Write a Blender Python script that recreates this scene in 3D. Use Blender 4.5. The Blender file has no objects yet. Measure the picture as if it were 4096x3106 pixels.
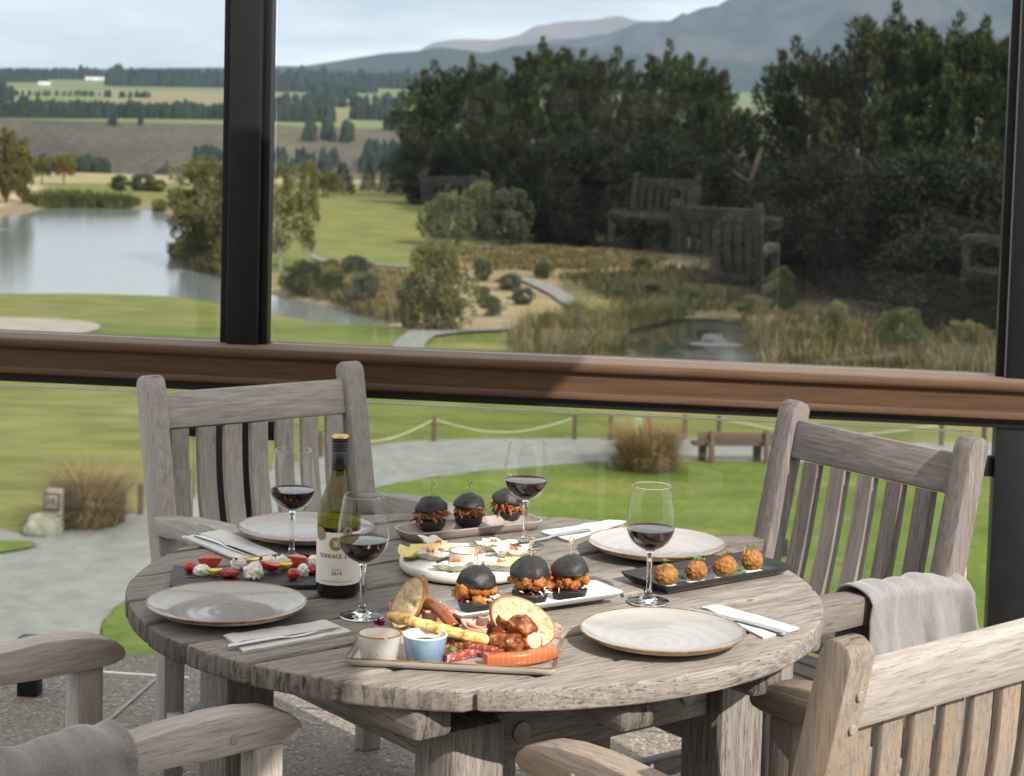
import bpy, bmesh, math, random
from mathutils import Vector, Matrix, noise
rnd = random.Random(11)
R_ = math.radians

# ------------------------------------------------------------------ camera, sky, sun, exposure
scene = bpy.context.scene
coll = scene.collection
CAM = Vector((0.0, 0.0, 1.676))
FPX, PX0, PY0 = 8000.0, 2048.0, 950.0          # focal length and principal point, in photo pixels (4096 wide)
PITCH, ROLL = R_(4.36), R_(1.5)
cam_rot = Matrix.Rotation(R_(90) - PITCH, 3, 'X') @ Matrix.Rotation(ROLL, 3, 'Z')
cd = bpy.data.cameras.new('camera')
cd.sensor_fit = 'HORIZONTAL'; cd.sensor_width = 36.0
cd.lens = FPX / 4096 * 36.0
cd.shift_y = (PY0 - 1553.0) / 4096
cd.clip_start = 0.05; cd.clip_end = 60000
cd.dof.use_dof = True; cd.dof.focus_distance = 3.45; cd.dof.aperture_fstop = 10.0
camo = bpy.data.objects.new('camera', cd)
camo.matrix_world = Matrix.Translation(CAM) @ cam_rot.to_4x4()
coll.objects.link(camo); scene.camera = camo

SUN_EL, SUN_AZ = R_(38), math.atan2(0.62, -0.78)
sun_dir = Vector((math.sin(SUN_AZ) * math.cos(SUN_EL), math.cos(SUN_AZ) * math.cos(SUN_EL), math.sin(SUN_EL)))
sl = bpy.data.lights.new('sun', 'SUN'); sl.energy = 4.6; sl.angle = R_(0.6); sl.color = (1.0, 0.93, 0.83)
so = bpy.data.objects.new('sun', sl); so.rotation_euler = (-sun_dir).to_track_quat('-Z', 'Y').to_euler()
so.location = (20, -20, 30); coll.objects.link(so)

w = bpy.data.worlds.new('World'); scene.world = w; w.use_nodes = True
nt = w.node_tree; N = nt.nodes; L = nt.links
bg = N['Background']
sky = N.new('ShaderNodeTexSky'); sky.sky_type = 'NISHITA'; sky.sun_disc = False
sky.sun_elevation = SUN_EL; sky.sun_rotation = SUN_AZ
sk = N.new('ShaderNodeVectorMath'); sk.operation = 'SCALE'; sk.inputs['Scale'].default_value = 0.11
L.new(sky.outputs[0], sk.inputs[0])
tc = N.new('ShaderNodeTexCoord')
sep = N.new('ShaderNodeSeparateXYZ'); L.new(tc.outputs['Generated'], sep.inputs[0])
mx = N.new('ShaderNodeMath'); mx.operation = 'MAXIMUM'; mx.inputs[1].default_value = 0.0; L.new(sep.outputs['Z'], mx.inputs[0])
ad = N.new('ShaderNodeMath'); ad.operation = 'ADD'; ad.inputs[1].default_value = 0.16; L.new(mx.outputs[0], ad.inputs[0])
cb = N.new('ShaderNodeCombineXYZ')
for i, a in enumerate('XY'):
    dv = N.new('ShaderNodeMath'); dv.operation = 'DIVIDE'; L.new(sep.outputs[a], dv.inputs[0]); L.new(ad.outputs[0], dv.inputs[1])
    L.new(dv.outputs[0], cb.inputs[i])
n1 = N.new('ShaderNodeTexNoise'); n1.inputs['Scale'].default_value = 1.15; n1.inputs['Detail'].default_value = 7; n1.inputs['Roughness'].default_value = 0.58
L.new(cb.outputs[0], n1.inputs['Vector'])
r1 = N.new('ShaderNodeValToRGB')
r1.color_ramp.elements[0].position = 0.33; r1.color_ramp.elements[0].color = (0.50, 0.512, 0.53, 1)
r1.color_ramp.elements[1].position = 0.68; r1.color_ramp.elements[1].color = (0.93, 0.92, 0.90, 1)
e = r1.color_ramp.elements.new(0.50); e.color = (0.665, 0.668, 0.672, 1)
L.new(n1.outputs['Fac'], r1.inputs[0])
n2 = N.new('ShaderNodeTexNoise'); n2.inputs['Scale'].default_value = 0.35; n2.inputs['Detail'].default_value = 4
L.new(cb.outputs[0], n2.inputs['Vector'])
r2 = N.new('ShaderNodeMapRange'); r2.inputs['From Min'].default_value = 0.35; r2.inputs['From Max'].default_value = 0.6
r2.inputs['To Min'].default_value = 0.94; r2.inputs['To Max'].default_value = 1.0
L.new(n2.outputs['Fac'], r2.inputs['Value'])
mixs = N.new('ShaderNodeMix'); mixs.data_type = 'RGBA'
L.new(r2.outputs[0], mixs.inputs[0]); L.new(sk.outputs[0], mixs.inputs[6]); L.new(r1.outputs[0], mixs.inputs[7])
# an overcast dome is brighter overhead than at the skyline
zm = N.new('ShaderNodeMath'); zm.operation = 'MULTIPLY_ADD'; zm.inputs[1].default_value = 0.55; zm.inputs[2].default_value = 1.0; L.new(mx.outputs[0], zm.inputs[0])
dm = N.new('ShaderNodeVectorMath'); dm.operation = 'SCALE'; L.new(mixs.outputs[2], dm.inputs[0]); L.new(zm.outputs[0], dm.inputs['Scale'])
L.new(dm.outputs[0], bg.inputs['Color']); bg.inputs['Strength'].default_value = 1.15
scene.view_settings.view_transform = 'Standard'; scene.view_settings.look = 'None'
scene.view_settings.exposure = 0.55; scene.view_settings.gamma = 1.0
scene.cycles.use_denoising = True
scene.cycles.max_bounces = 10; scene.cycles.transparent_max_bounces = 24
scene.cycles.volume_bounces = 0
scene.cycles.caustics_reflective = False; scene.cycles.caustics_refractive = False
scene.cycles.sample_clamp_indirect = 6.0

# ------------------------------------------------------------------ where a line of sight of the photo meets the place
def ray(px, py):
    v = Vector(((px - PX0) / FPX, -(py - PY0) / FPX, -1.0))
    return cam_rot @ v
def at_z(px, py, z):
    d = ray(px, py); t = (z - CAM.z) / d.z
    return CAM + d * t
def at_y(px, py, y):
    d = ray(px, py)
    return CAM + d * (y / d.y)
def to_px(p):
    v = cam_rot.transposed() @ (Vector(p) - CAM)
    return PX0 + FPX * v.x / -v.z, PY0 - FPX * v.y / -v.z

# ------------------------------------------------------------------ node helpers
def new_mat(name):
    m = bpy.data.materials.new(name); m.use_nodes = True
    nt = m.node_tree; b = nt.nodes['Principled BSDF']
    return m, nt, nt.nodes, nt.links, b
def ramp(N, stops):
    r = N.new('ShaderNodeValToRGB'); el = r.color_ramp.elements
    el[0].position, el[0].color = stops[0][0], (*stops[0][1], 1)
    el[1].position, el[1].color = stops[-1][0], (*stops[-1][1], 1)
    for p, c in stops[1:-1]:
        e = el.new(p); e.color = (*c, 1)
    return r
def coords(N, L, kind='Object', scale=(1, 1, 1), rand=True):
    t = N.new('ShaderNodeTexCoord'); out = t.outputs[kind]
    if rand:
        oi = N.new('ShaderNodeObjectInfo'); mu = N.new('ShaderNodeMath'); mu.operation = 'MULTIPLY'; mu.inputs[1].default_value = 37.0
        L.new(oi.outputs['Random'], mu.inputs[0])
        a = N.new('ShaderNodeVectorMath'); a.operation = 'ADD'; L.new(out, a.inputs[0]); L.new(mu.outputs[0], a.inputs[1]); out = a.outputs[0]
    s = N.new('ShaderNodeVectorMath'); s.operation = 'MULTIPLY'; s.inputs[1].default_value = scale; L.new(out, s.inputs[0])
    return s.outputs[0]
def tex(N, L, vec, scale, detail=4, rough=0.5, dist=0.0):
    n = N.new('ShaderNodeTexNoise'); n.inputs['Scale'].default_value = scale; n.inputs['Detail'].default_value = detail
    n.inputs['Roughness'].default_value = rough; n.inputs['Distortion'].default_value = dist
    if vec is not None: L.new(vec, n.inputs['Vector'])
    return n.outputs['Fac']
def mixc(N, L, fac, a, b, mode='MIX'):
    m = N.new('ShaderNodeMix'); m.data_type = 'RGBA'; m.blend_type = mode
    for s, v in ((0, fac), (6, a), (7, b)):
        if isinstance(v, (int, float)): m.inputs[s].default_value = v
        elif isinstance(v, tuple): m.inputs[s].default_value = (*v, 1)
        else: L.new(v, m.inputs[s])
    return m.outputs[2]
def mathn(N, L, op, a, b=0.0):
    m = N.new('ShaderNodeMath'); m.operation = op
    for s, v in ((0, a), (1, b)):
        if isinstance(v, (int, float)): m.inputs[s].default_value = v
        else: L.new(v, m.inputs[s])
    return m.outputs[0]
def bump(N, L, b, h, strength=0.3, dist=0.01):
    bu = N.new('ShaderNodeBump'); bu.inputs['Strength'].default_value = strength; bu.inputs['Distance'].default_value = dist
    L.new(h, bu.inputs['Height']); L.new(bu.outputs[0], b.inputs['Normal'])
def mapr(N, L, v, a, b, c=0.0, d=1.0):
    m = N.new('ShaderNodeMapRange'); m.inputs['From Min'].default_value = a; m.inputs['From Max'].default_value = b
    m.inputs['To Min'].default_value = c; m.inputs['To Max'].default_value = d; L.new(v, m.inputs['Value']); return m.outputs[0]

M = {}
def wood(key, dark, light, crack=0.5, warm=None, bumpd=0.0015):
    m, nt, N, L, b = new_mat(key)
    v = coords(N, L, 'Object', (1.0, 1.0, 1.0))
    g = N.new('ShaderNodeVectorMath'); g.operation = 'MULTIPLY'; g.inputs[1].default_value = (2.2, 30, 30); L.new(v, g.inputs[0])
    fine = tex(N, L, g.outputs[0], 5.0, 8, 0.62, 0.3)
    big = tex(N, L, v, 7.0, 4, 0.6)
    g2 = N.new('ShaderNodeVectorMath'); g2.operation = 'MULTIPLY'; g2.inputs[1].default_value = (1.4, 22, 22); L.new(v, g2.inputs[0])
    ck = tex(N, L, g2.outputs[0], 14.0, 3, 0.7, 0.6)
    r = ramp(N, [(0.32, dark), (0.5, tuple((a + c) / 2 for a, c in zip(dark, light))), (0.68, light)]); L.new(fine, r.inputs[0])
    col = mixc(N, L, mapr(N, L, big, 0.38, 0.68), r.outputs[0], tuple(c * 0.72 for c in light), 'MIX')
    col = mixc(N, L, 0.55, col, r.outputs[0])
    if warm is not None:
        wn = tex(N, L, g.outputs[0], 1.1, 4, 0.6)
        col = mixc(N, L, mapr(N, L, wn, 0.42, 0.66), col, warm)
    crk = mapr(N, L, ck, 0.33, 0.42, 1.0, 0.0)
    crk = mathn(N, L, 'MULTIPLY', crk, crack)
    col = mixc(N, L, crk, col, tuple(c * 0.28 for c in dark))
    ge = N.new('ShaderNodeNewGeometry'); vt = N.new('ShaderNodeVectorTransform'); vt.vector_type = 'NORMAL'; vt.convert_from = 'WORLD'; vt.convert_to = 'OBJECT'; L.new(ge.outputs['Normal'], vt.inputs[0])
    sx = N.new('ShaderNodeSeparateXYZ'); L.new(vt.outputs[0], sx.inputs[0]); endm = mapr(N, L, mathn(N, L, 'ABSOLUTE', sx.outputs['X']), 0.45, 0.8)
    g3 = N.new('ShaderNodeVectorMath'); g3.operation = 'MULTIPLY'; g3.inputs[1].default_value = (1, 34, 7); L.new(v, g3.inputs[0])
    er = ramp(N, [(0.36, tuple(c * 0.35 for c in dark)), (0.46, tuple(c * 1.15 for c in dark)), (0.7, tuple(c * 0.72 for c in light))]); L.new(tex(N, L, g3.outputs[0], 3.2, 5, 0.6, 0.5), er.inputs[0])
    col = mixc(N, L, endm, col, er.outputs[0])
    ob = N.new('ShaderNodeObjectInfo')
    hv = N.new('ShaderNodeHueSaturation'); L.new(col, hv.inputs['Color']); L.new(mapr(N, L, ob.outputs['Random'], 0, 1, 0.76, 1.18), hv.inputs['Value'])
    L.new(hv.outputs[0], b.inputs['Base Color'])
    b.inputs['Roughness'].default_value = 0.78; b.inputs['Specular IOR Level'].default_value = 0.3
    h = mathn(N, L, 'SUBTRACT', fine, mathn(N, L, 'MULTIPLY', crk, 1.2))
    bump(N, L, b, h, 0.9, bumpd)
    M[key] = m
wood('wood_table', (0.118, 0.102, 0.091), (0.310, 0.278, 0.250), 0.62, None, 0.0017)
wood('wood_grey', (0.265, 0.238, 0.220), (0.44, 0.402, 0.374), 0.35)
wood('wood_brown', (0.128, 0.108, 0.100), (0.255, 0.224, 0.208), 0.4)
wood('wood_warm', (0.150, 0.124, 0.103), (0.282, 0.243, 0.208), 0.4, (0.255, 0.188, 0.132))
wood('wood_post', (0.045, 0.028, 0.022), (0.10, 0.065, 0.05), 0.5)
wood('wood_bench', (0.055, 0.033, 0.025), (0.13, 0.085, 0.065), 0.4)
wood('wood_sign', (0.17, 0.15, 0.135), (0.30, 0.275, 0.25), 0.5)

def plain(key, col, rough=0.5, spec=0.5, metal=0.0, var=0.0, vscale=20.0, bmp=0.0, bscale=60.0, bdist=0.002, coat=0.0, sss=0.0, kind='Object'):
    m, nt, N, L, b = new_mat(key)
    b.inputs['Base Color'].default_value = (*col, 1); b.inputs['Roughness'].default_value = rough
    b.inputs['Specular IOR Level'].default_value = spec; b.inputs['Metallic'].default_value = metal
    if coat: b.inputs['Coat Weight'].default_value = coat; b.inputs['Coat Roughness'].default_value = 0.05
    if sss: b.inputs['Subsurface Weight'].default_value = sss; b.inputs['Subsurface Scale'].default_value = 0.01; b.inputs['Subsurface Radius'].default_value = (1.0, 0.5, 0.3)
    if var or bmp: v = coords(N, L, kind)
    if var:
        n = tex(N, L, v, vscale, 5, 0.6)
        L.new(mixc(N, L, mapr(N, L, n, 0.3, 0.7), tuple(c * (1 - var) for c in col), tuple(min(1, c * (1 + var)) for c in col)), b.inputs['Base Color'])
    if bmp: bump(N, L, b, tex(N, L, v, bscale, 5, 0.6), bmp, bdist)
    M[key] = m; return m
def multi(key, stops, scale, rough=0.5, spec=0.5, detail=5, bmp=0.0, bscale=60, bdist=0.002, stretch=(1, 1, 1), kind='Object', rand=True, dist=0.0, coat=0.0, sss=0.0):
    m, nt, N, L, b = new_mat(key)
    v = coords(N, L, kind, stretch, rand)
    r = ramp(N, stops); L.new(tex(N, L, v, scale, detail, 0.6, dist), r.inputs[0]); L.new(r.outputs[0], b.inputs['Base Color'])
    b.inputs['Roughness'].default_value = rough; b.inputs['Specular IOR Level'].default_value = spec
    if coat: b.inputs['Coat Weight'].default_value = coat; b.inputs['Coat Roughness'].default_value = 0.08
    if sss: b.inputs['Subsurface Weight'].default_value = sss; b.inputs['Subsurface Scale'].default_value = 0.006
    if bmp: bump(N, L, b, tex(N, L, v, bscale, 6, 0.6), bmp, bdist)
    M[key] = m; return m
def thin_glass(key, tint=(1, 1, 1), gloss=(1, 1, 1), f0=0.04, dirt=0.0):
    m = bpy.data.materials.new(key); m.use_nodes = True; nt = m.node_tree; N = nt.nodes; L = nt.links
    N.remove(N['Principled BSDF']); out = N['Material Output']
    t = N.new('ShaderNodeBsdfTransparent'); t.inputs[0].default_value = (*tint, 1)
    g = N.new('ShaderNodeBsdfGlossy'); g.inputs['Roughness'].default_value = 0.0; g.inputs['Color'].default_value = (*gloss, 1)
    lw = N.new('ShaderNodeLayerWeight'); lw.inputs['Blend'].default_value = 0.5
    p = mathn(N, L, 'POWER', lw.outputs['Facing'], 5.0)
    f = mathn(N, L, 'ADD', mathn(N, L, 'MULTIPLY', p, 1 - f0), f0)
    mx = N.new('ShaderNodeMixShader'); L.new(f, mx.inputs[0]); L.new(t.outputs[0], mx.inputs[1]); L.new(g.outputs[0], mx.inputs[2])
    last = mx.outputs[0]
    if dirt:
        d = N.new('ShaderNodeBsdfDiffuse'); d.inputs[0].default_value = (0.6, 0.6, 0.6, 1)
        v = coords(N, L, 'Object', (1, 1, 0.35), False)
        fa = mathn(N, L, 'MULTIPLY', mapr(N, L, tex(N, L, v, 3.0, 6, 0.7), 0.45, 0.8), dirt)
        vo = N.new('ShaderNodeTexVoronoi'); vo.inputs['Scale'].default_value = 22.0; L.new(coords(N, L, 'Object', (1, 1, 1), False), vo.inputs['Vector'])
        sp = mapr(N, L, vo.outputs['Distance'], 0.02, 0.045, 0.35, 0.0)
        fa = mathn(N, L, 'MAXIMUM', fa, mathn(N, L, 'MULTIPLY', sp, 0.5))
        m2 = N.new('ShaderNodeMixShader'); L.new(fa, m2.inputs[0]); L.new(last, m2.inputs[1]); L.new(d.outputs[0], m2.inputs[2]); last = m2.outputs[0]
    L.new(last, out.inputs['Surface']); M[key] = m; return m

# ------------------------------------------------------------------ mesh helpers
def tag(o, label=None, cat=None, group=None, kind=None):
    if label: o['label'] = label
    if cat: o['category'] = cat
    if group: o['group'] = group
    if kind: o['kind'] = kind
    return o
_mcopy = {}
def link(name, me, mat, parent=None, mw=None):
    mt = M[mat] if isinstance(mat, str) else mat
    if mt is not None:
        if len(me.materials) == 0: me.materials.append(mt)
        elif me.materials[0] != mt:
            k = (me.name, mt.name)
            if k not in _mcopy:
                c_ = me.copy(); c_.materials.clear(); c_.materials.append(mt); _mcopy[k] = c_
            me = _mcopy[k]
    o = bpy.data.objects.new(name, me)
    coll.objects.link(o)
    if parent is not None: o.parent = parent
    if mw is not None: o.matrix_basis = mw
    return o
def mesh(name, vs, fs, smooth=True, angle=40):
    me = bpy.data.meshes.new(name); me.from_pydata([tuple(v) for v in vs], [], fs); me.update()
    if smooth: me.polygons.foreach_set('use_smooth', [True] * len(me.polygons))
    if smooth and angle < 180: me.set_sharp_from_angle(angle=R_(angle))
    return me
def empty(name, loc=(0, 0, 0), rz=0.0):
    o = bpy.data.objects.new(name, None); coll.objects.link(o); o.location = loc; o.rotation_euler = (0, 0, rz); o.empty_display_size = 0.1
    return o
def bm_mesh(name, bm, smooth=True, angle=40):
    bmesh.ops.recalc_face_normals(bm, faces=bm.faces)
    me = bpy.data.meshes.new(name); bm.to_mesh(me); bm.free()
    if smooth:
        me.polygons.foreach_set('use_smooth', [True] * len(me.polygons)); me.set_sharp_from_angle(angle=R_(angle))
    return me
def bevel_sharp(bm, off, seg=2, ang=30):
    if off <= 0: return
    es = [e for e in bm.edges if len(e.link_faces) == 2 and e.calc_face_angle(0) > R_(ang)]
    bmesh.ops.bevel(bm, geom=es, offset=off, segments=seg, profile=0.5, affect='EDGES', clamp_overlap=True)
_box = {}
def box_mesh(l, wd, h, bev=0.004, seg=2):
    k = (round(l, 4), round(wd, 4), round(h, 4), bev, seg)
    if k not in _box:
        bm = bmesh.new(); bmesh.ops.create_cube(bm, size=1.0)
        bmesh.ops.scale(bm, vec=(l, wd, h), verts=bm.verts); bevel_sharp(bm, bev, seg)
        _box[k] = bm_mesh('box', bm)
    return _box[k]
def frame(x, y, o):
    """matrix with local x along x, local y along y (made square), origin o"""
    x = Vector(x).normalized(); z = x.cross(Vector(y)).normalized(); y = z.cross(x)
    m = Matrix((x, y, z)).transposed().to_4x4(); m.translation = Vector(o); return m
def beam(name, p0, p1, wd, h, side, mat, parent=None, bev=0.004):
    """a board from p0 to p1, wd wide along side, h thick across it"""
    p0 = Vector(p0); p1 = Vector(p1); me = box_mesh((p1 - p0).length, wd, h, bev)
    if mat is not None and len(me.materials) and me.materials[0].name != mat: me = me.copy(); me.materials.clear()
    return link(name, me, mat, parent, frame(p1 - p0, side, (p0 + p1) / 2))
def boxo(name, c, size, mat, parent=None, bev=0.0, rz=0.0):
    me = box_mesh(*size, bev)
    if mat is not None and len(me.materials) and me.materials[0].name != (mat if isinstance(mat, str) else mat.name): me = me.copy(); me.materials.clear()
    return link(name, me, mat, parent, Matrix.Translation(c) @ Matrix.Rotation(rz, 4, 'Z'))
def prism(outline, depth, bev=0.003, seg=2, z0=None):
    """outline in local XY, extruded along Z (centred, or from z0)"""
    a = -depth / 2 if z0 is None else z0
    bm = bmesh.new(); n = len(outline)
    lo = [bm.verts.new((x, y, a)) for x, y in outline]; hi = [bm.verts.new((x, y, a + depth)) for x, y in outline]
    bm.faces.new(lo[::-1]); bm.faces.new(hi)
    for i in range(n): bm.faces.new((lo[i], lo[(i + 1) % n], hi[(i + 1) % n], hi[i]))
    bmesh.ops.recalc_face_normals(bm, faces=bm.faces)
    bevel_sharp(bm, bev, seg, 50)
    return bm_mesh('prism', bm)
def lathe(prof, seg=48, close=False):
    vs, fs = [], []; n = len(prof)
    for i in range(seg):
        a = 2 * math.pi * i / seg; c, s = math.cos(a), math.sin(a)
        for r, z in prof: vs.append((r * c, r * s, z))
    for i in range(seg):
        j = (i + 1) % seg
        for k in range(n - 1 + (1 if close else 0)):
            k2 = (k + 1) % n
            fs.append((i * n + k, j * n + k, j * n + k2, i * n + k2))
    me = mesh('lathe', vs, fs); bm = bmesh.new(); bm.from_mesh(me); bmesh.ops.remove_doubles(bm, verts=bm.verts, dist=1e-6)
    bmesh.ops.dissolve_degenerate(bm, edges=bm.edges, dist=1e-7)
    return bm_mesh('lathe', bm, True, 50)
def loft(rings, cap0=True, cap1=True):
    vs, fs = [], []; n = len(rings[0])
    for r in rings: vs += [tuple(p) for p in r]
    for k in range(len(rings) - 1):
        for i in range(n):
            j = (i + 1) % n; fs.append((k * n + i, k * n + j, (k + 1) * n + j, (k + 1) * n + i))
    if cap0: fs.append(tuple(range(n))[::-1])
    if cap1: fs.append(tuple(range((len(rings) - 1) * n, len(rings) * n)))
    return vs, fs
def rrect(hx, hy, r, n=6):
    out = []
    for cx, cy, a0 in ((hx - r, hy - r, 0), (-hx + r, hy - r, 90), (-hx + r, -hy + r, 180), (hx - r, -hy + r, 270)):
        for i in range(n + 1):
            a = R_(a0 + 90 * i / n); out.append((cx + r * math.cos(a), cy + r * math.sin(a)))
    return out
def tube(path, rad, seg=10, cap=True):
    P = [Vector(p) for p in path]; rings = []
    up = Vector((0.13, 0.2, 1)).normalized()
    for i, p in enumerate(P):
        t = (P[min(i + 1, len(P) - 1)] - P[max(i - 1, 0)]).normalized()
        if abs(t.dot(up)) > 0.95: u0 = Vector((1, 0.1, 0))
        else: u0 = up
        a = t.cross(u0).normalized(); b = a.cross(t)
        r = rad[i] if isinstance(rad, (list, tuple)) else rad
        rings.append([p + a * (r * math.cos(2 * math.pi * k / seg)) + b * (r * math.sin(2 * math.pi * k / seg)) for k in range(seg)])
    return loft(rings, cap, cap)
def blob(rx, ry, rz, sub=3, amp=0.0, freq=1.0, seed=0, oct=2, flat=None, ridge=False):
    bm = bmesh.new(); bmesh.ops.create_icosphere(bm, subdivisions=sub, radius=1.0)
    off = Vector((seed * 7.31, seed * 3.17, seed * 1.7))
    for v in bm.verts:
        d = v.co.normalized(); k = 0.0; f = freq; a = 1.0
        for _ in range(oct):
            nv = noise.noise(d * f + off); k += a * (abs(nv) * 2 - 0.5 if ridge else nv); f *= 2.1; a *= 0.5
        s = 1 + amp * k; z = d.z
        if flat is not None and z < flat: z = flat + (z - flat) * 0.15
        v.co = Vector((d.x * rx * s, d.y * ry * s, z * rz * s))
    return bm_mesh('blob', bm, True, 180)
def xf(me, mat):
    me.transform(mat); return me
def join_meshes(lst):
    vs, fs = [], []
    for me, mw in lst:
        o = len(vs); vs += [mw @ v.co for v in me.vertices]; fs += [tuple(i + o for i in p.vertices) for p in me.polygons]
    return vs, fs
def copy_tree(o, parent=None):
    c = o.copy(); coll.objects.link(c); c.parent = parent
    for ch in o.children: copy_tree(ch, c)
    return c

# ------------------------------------------------------------------ materials of the setting
def ground_mat():
    m, nt, N, L, b = new_mat('ground')
    at = N.new('ShaderNodeAttribute'); at.attribute_name = 'Col'
    v = coords(N, L, 'Object', (1, 1, 1), False)
    big = tex(N, L, v, 0.28, 5, 0.6)
    st = N.new('ShaderNodeVectorMath'); st.operation = 'MULTIPLY'; st.inputs[1].default_value = (0.35, 1.0, 1.0); L.new(v, st.inputs[0])
    mid = tex(N, L, st.outputs[0], 1.3, 6, 0.65)
    c = mixc(N, L, mapr(N, L, big, 0.42, 0.66), at.outputs['Color'], mixc(N, L, 0.55, at.outputs['Color'], (0.22, 0.185, 0.075)))
    c = mixc(N, L, 0.40, c, at.outputs['Color'])
    hv = N.new('ShaderNodeHueSaturation'); L.new(c, hv.inputs['Color']); L.new(mapr(N, L, mid, 0.28, 0.72, 0.62, 1.38), hv.inputs['Value'])
    L.new(hv.outputs[0], b.inputs['Base Color'])
    b.inputs['Roughness'].default_value = 0.95; b.inputs['Specular IOR Level'].default_value = 0.1
    bump(N, L, b, tex(N, L, v, 7.0, 6, 0.7), 0.7, 0.08)
    M['ground'] = m
ground_mat()
def lawn_mat(key, c0, c1, c2):
    m, nt, N, L, b = new_mat(key)
    v = coords(N, L, 'Object', (1, 1, 1), False)
    st = N.new('ShaderNodeVectorMath'); st.operation = 'MULTIPLY'; st.inputs[1].default_value = (0.45, 1.3, 1.0); L.new(v, st.inputs[0])
    mw_ = N.new('ShaderNodeSeparateXYZ'); L.new(v, mw_.inputs[0]); mowx = mathn(N, L, 'ADD', mathn(N, L, 'MULTIPLY', mw_.outputs['X'], 0.5), mathn(N, L, 'MULTIPLY', mw_.outputs['Y'], 0.9))
    r = ramp(N, [(0.3, c0), (0.52, c1), (0.75, c2)]); L.new(tex(N, L, st.outputs[0], 0.55, 7, 0.62, 0.6), r.inputs[0])
    hv = N.new('ShaderNodeHueSaturation'); L.new(r.outputs[0], hv.inputs['Color']); L.new(mathn(N, L, 'MULTIPLY', mapr(N, L, tex(N, L, v, 5, 6, 0.75), 0.25, 0.75, 0.62, 1.38), mapr(N, L, mathn(N, L, 'SINE', mathn(N, L, 'MULTIPLY', mowx, 1.25)), -1, 1, 0.93, 1.07)), hv.inputs['Value'])
    L.new(hv.outputs[0], b.inputs['Base Color']); b.inputs['Roughness'].default_value = 0.95; b.inputs['Specular IOR Level'].default_value = 0.1
    bump(N, L, b, tex(N, L, v, 22.0, 4, 0.7), 0.6, 0.04); M[key] = m
lawn_mat('lawn', (0.062, 0.100, 0.014), (0.090, 0.122, 0.022), (0.150, 0.145, 0.040))
multi('gravel', [(0.28, (0.130, 0.130, 0.120)), (0.5, (0.170, 0.173, 0.162)), (0.74, (0.21, 0.213, 0.203))], 3.2, 0.95, 0.15, 8, 0.8, 30, 0.02, (1, 1, 1), 'Object', False)
multi('sand', [(0.3, (0.21, 0.185, 0.16)), (0.7, (0.27, 0.24, 0.21))], 1.2, 0.95, 0.1, 6, 0.4, 10, 0.03, (1, 1, 1), 'Object', False)
def floor_mat():
    m, nt, N, L, b = new_mat('aggregate')
    v = coords(N, L, 'Object', (1, 1, 1), False)
    vo = N.new('ShaderNodeTexVoronoi'); vo.inputs['Scale'].default_value = 95.0; L.new(v, vo.inputs['Vector'])
    wv = N.new('ShaderNodeTexWhiteNoise'); wv.noise_dimensions = '3D'; L.new(vo.outputs['Position'], wv.inputs['Vector'])
    r = ramp(N, [(0.0, (0.05, 0.045, 0.04)), (0.3, (0.13, 0.11, 0.09)), (0.6, (0.21, 0.175, 0.14)), (0.9, (0.30, 0.25, 0.19)), (1.0, (0.42, 0.39, 0.34))]); L.new(wv.outputs['Value'], r.inputs[0])
    col = mixc(N, L, mapr(N, L, vo.outputs['Distance'], 0.42, 0.66), r.outputs[0], (0.16, 0.14, 0.12))
    col = mixc(N, L, mapr(N, L, tex(N, L, v, 3.0, 4), 0.3, 0.75, 0.0, 0.45), col, (0.24, 0.21, 0.17))
    L.new(col, b.inputs['Base Color']); b.inputs['Roughness'].default_value = 0.75; b.inputs['Specular IOR Level'].default_value = 0.3
    bump(N, L, b, mapr(N, L, vo.outputs['Distance'], 0.0, 0.6, 1.0, 0.0), 0.8, 0.004); M['aggregate'] = m
floor_mat()
plain('joint', (0.30, 0.28, 0.25), 0.9, 0.2, 0, 0.2, 30)
plain('concrete', (0.3, 0.29, 0.27), 0.9, 0.2, 0, 0.2, 5)
def water_mat(key, col, rough, bs, bd):
    m, nt, N, L, b = new_mat(key)
    b.inputs['Base Color'].default_value = (*col, 1); b.inputs['Roughness'].default_value = rough; b.inputs['IOR'].default_value = 1.33
    b.inputs['Specular IOR Level'].default_value = 0.5
    v = coords(N, L, 'Object', (0.6, 1, 1), False)
    bump(N, L, b, tex(N, L, v, 2.4, 5, 0.65), bs, bd); M[key] = m
water_mat('water', (0.13, 0.145, 0.145), 0.10, 0.22, 0.04)
water_mat('pond', (0.02, 0.022, 0.015), 0.05, 0.25, 0.03)
plain('foam', (0.07, 0.075, 0.08), 0.8, 0.3, 0, 0.2, 4, 0.6, 8, 0.05)
plain('steel', (0.011, 0.011, 0.012), 0.45, 0.25, 0, 0.15, 30, 0.05, 300, 0.0005)
plain('bright_edge', (0.42, 0.44, 0.45), 0.35, 0.5, 0.6)
thin_glass('pane', (0.965, 0.985, 0.97), (1, 1, 1), 0.045, 0.008)
thin_glass('screen_pane', (0.945, 0.965, 0.95), (1, 1, 1), 0.047, 0.006)
plain('glass_edge', (0.75, 0.78, 0.66), 0.25, 0.5, 0, 0.1, 20)
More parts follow.
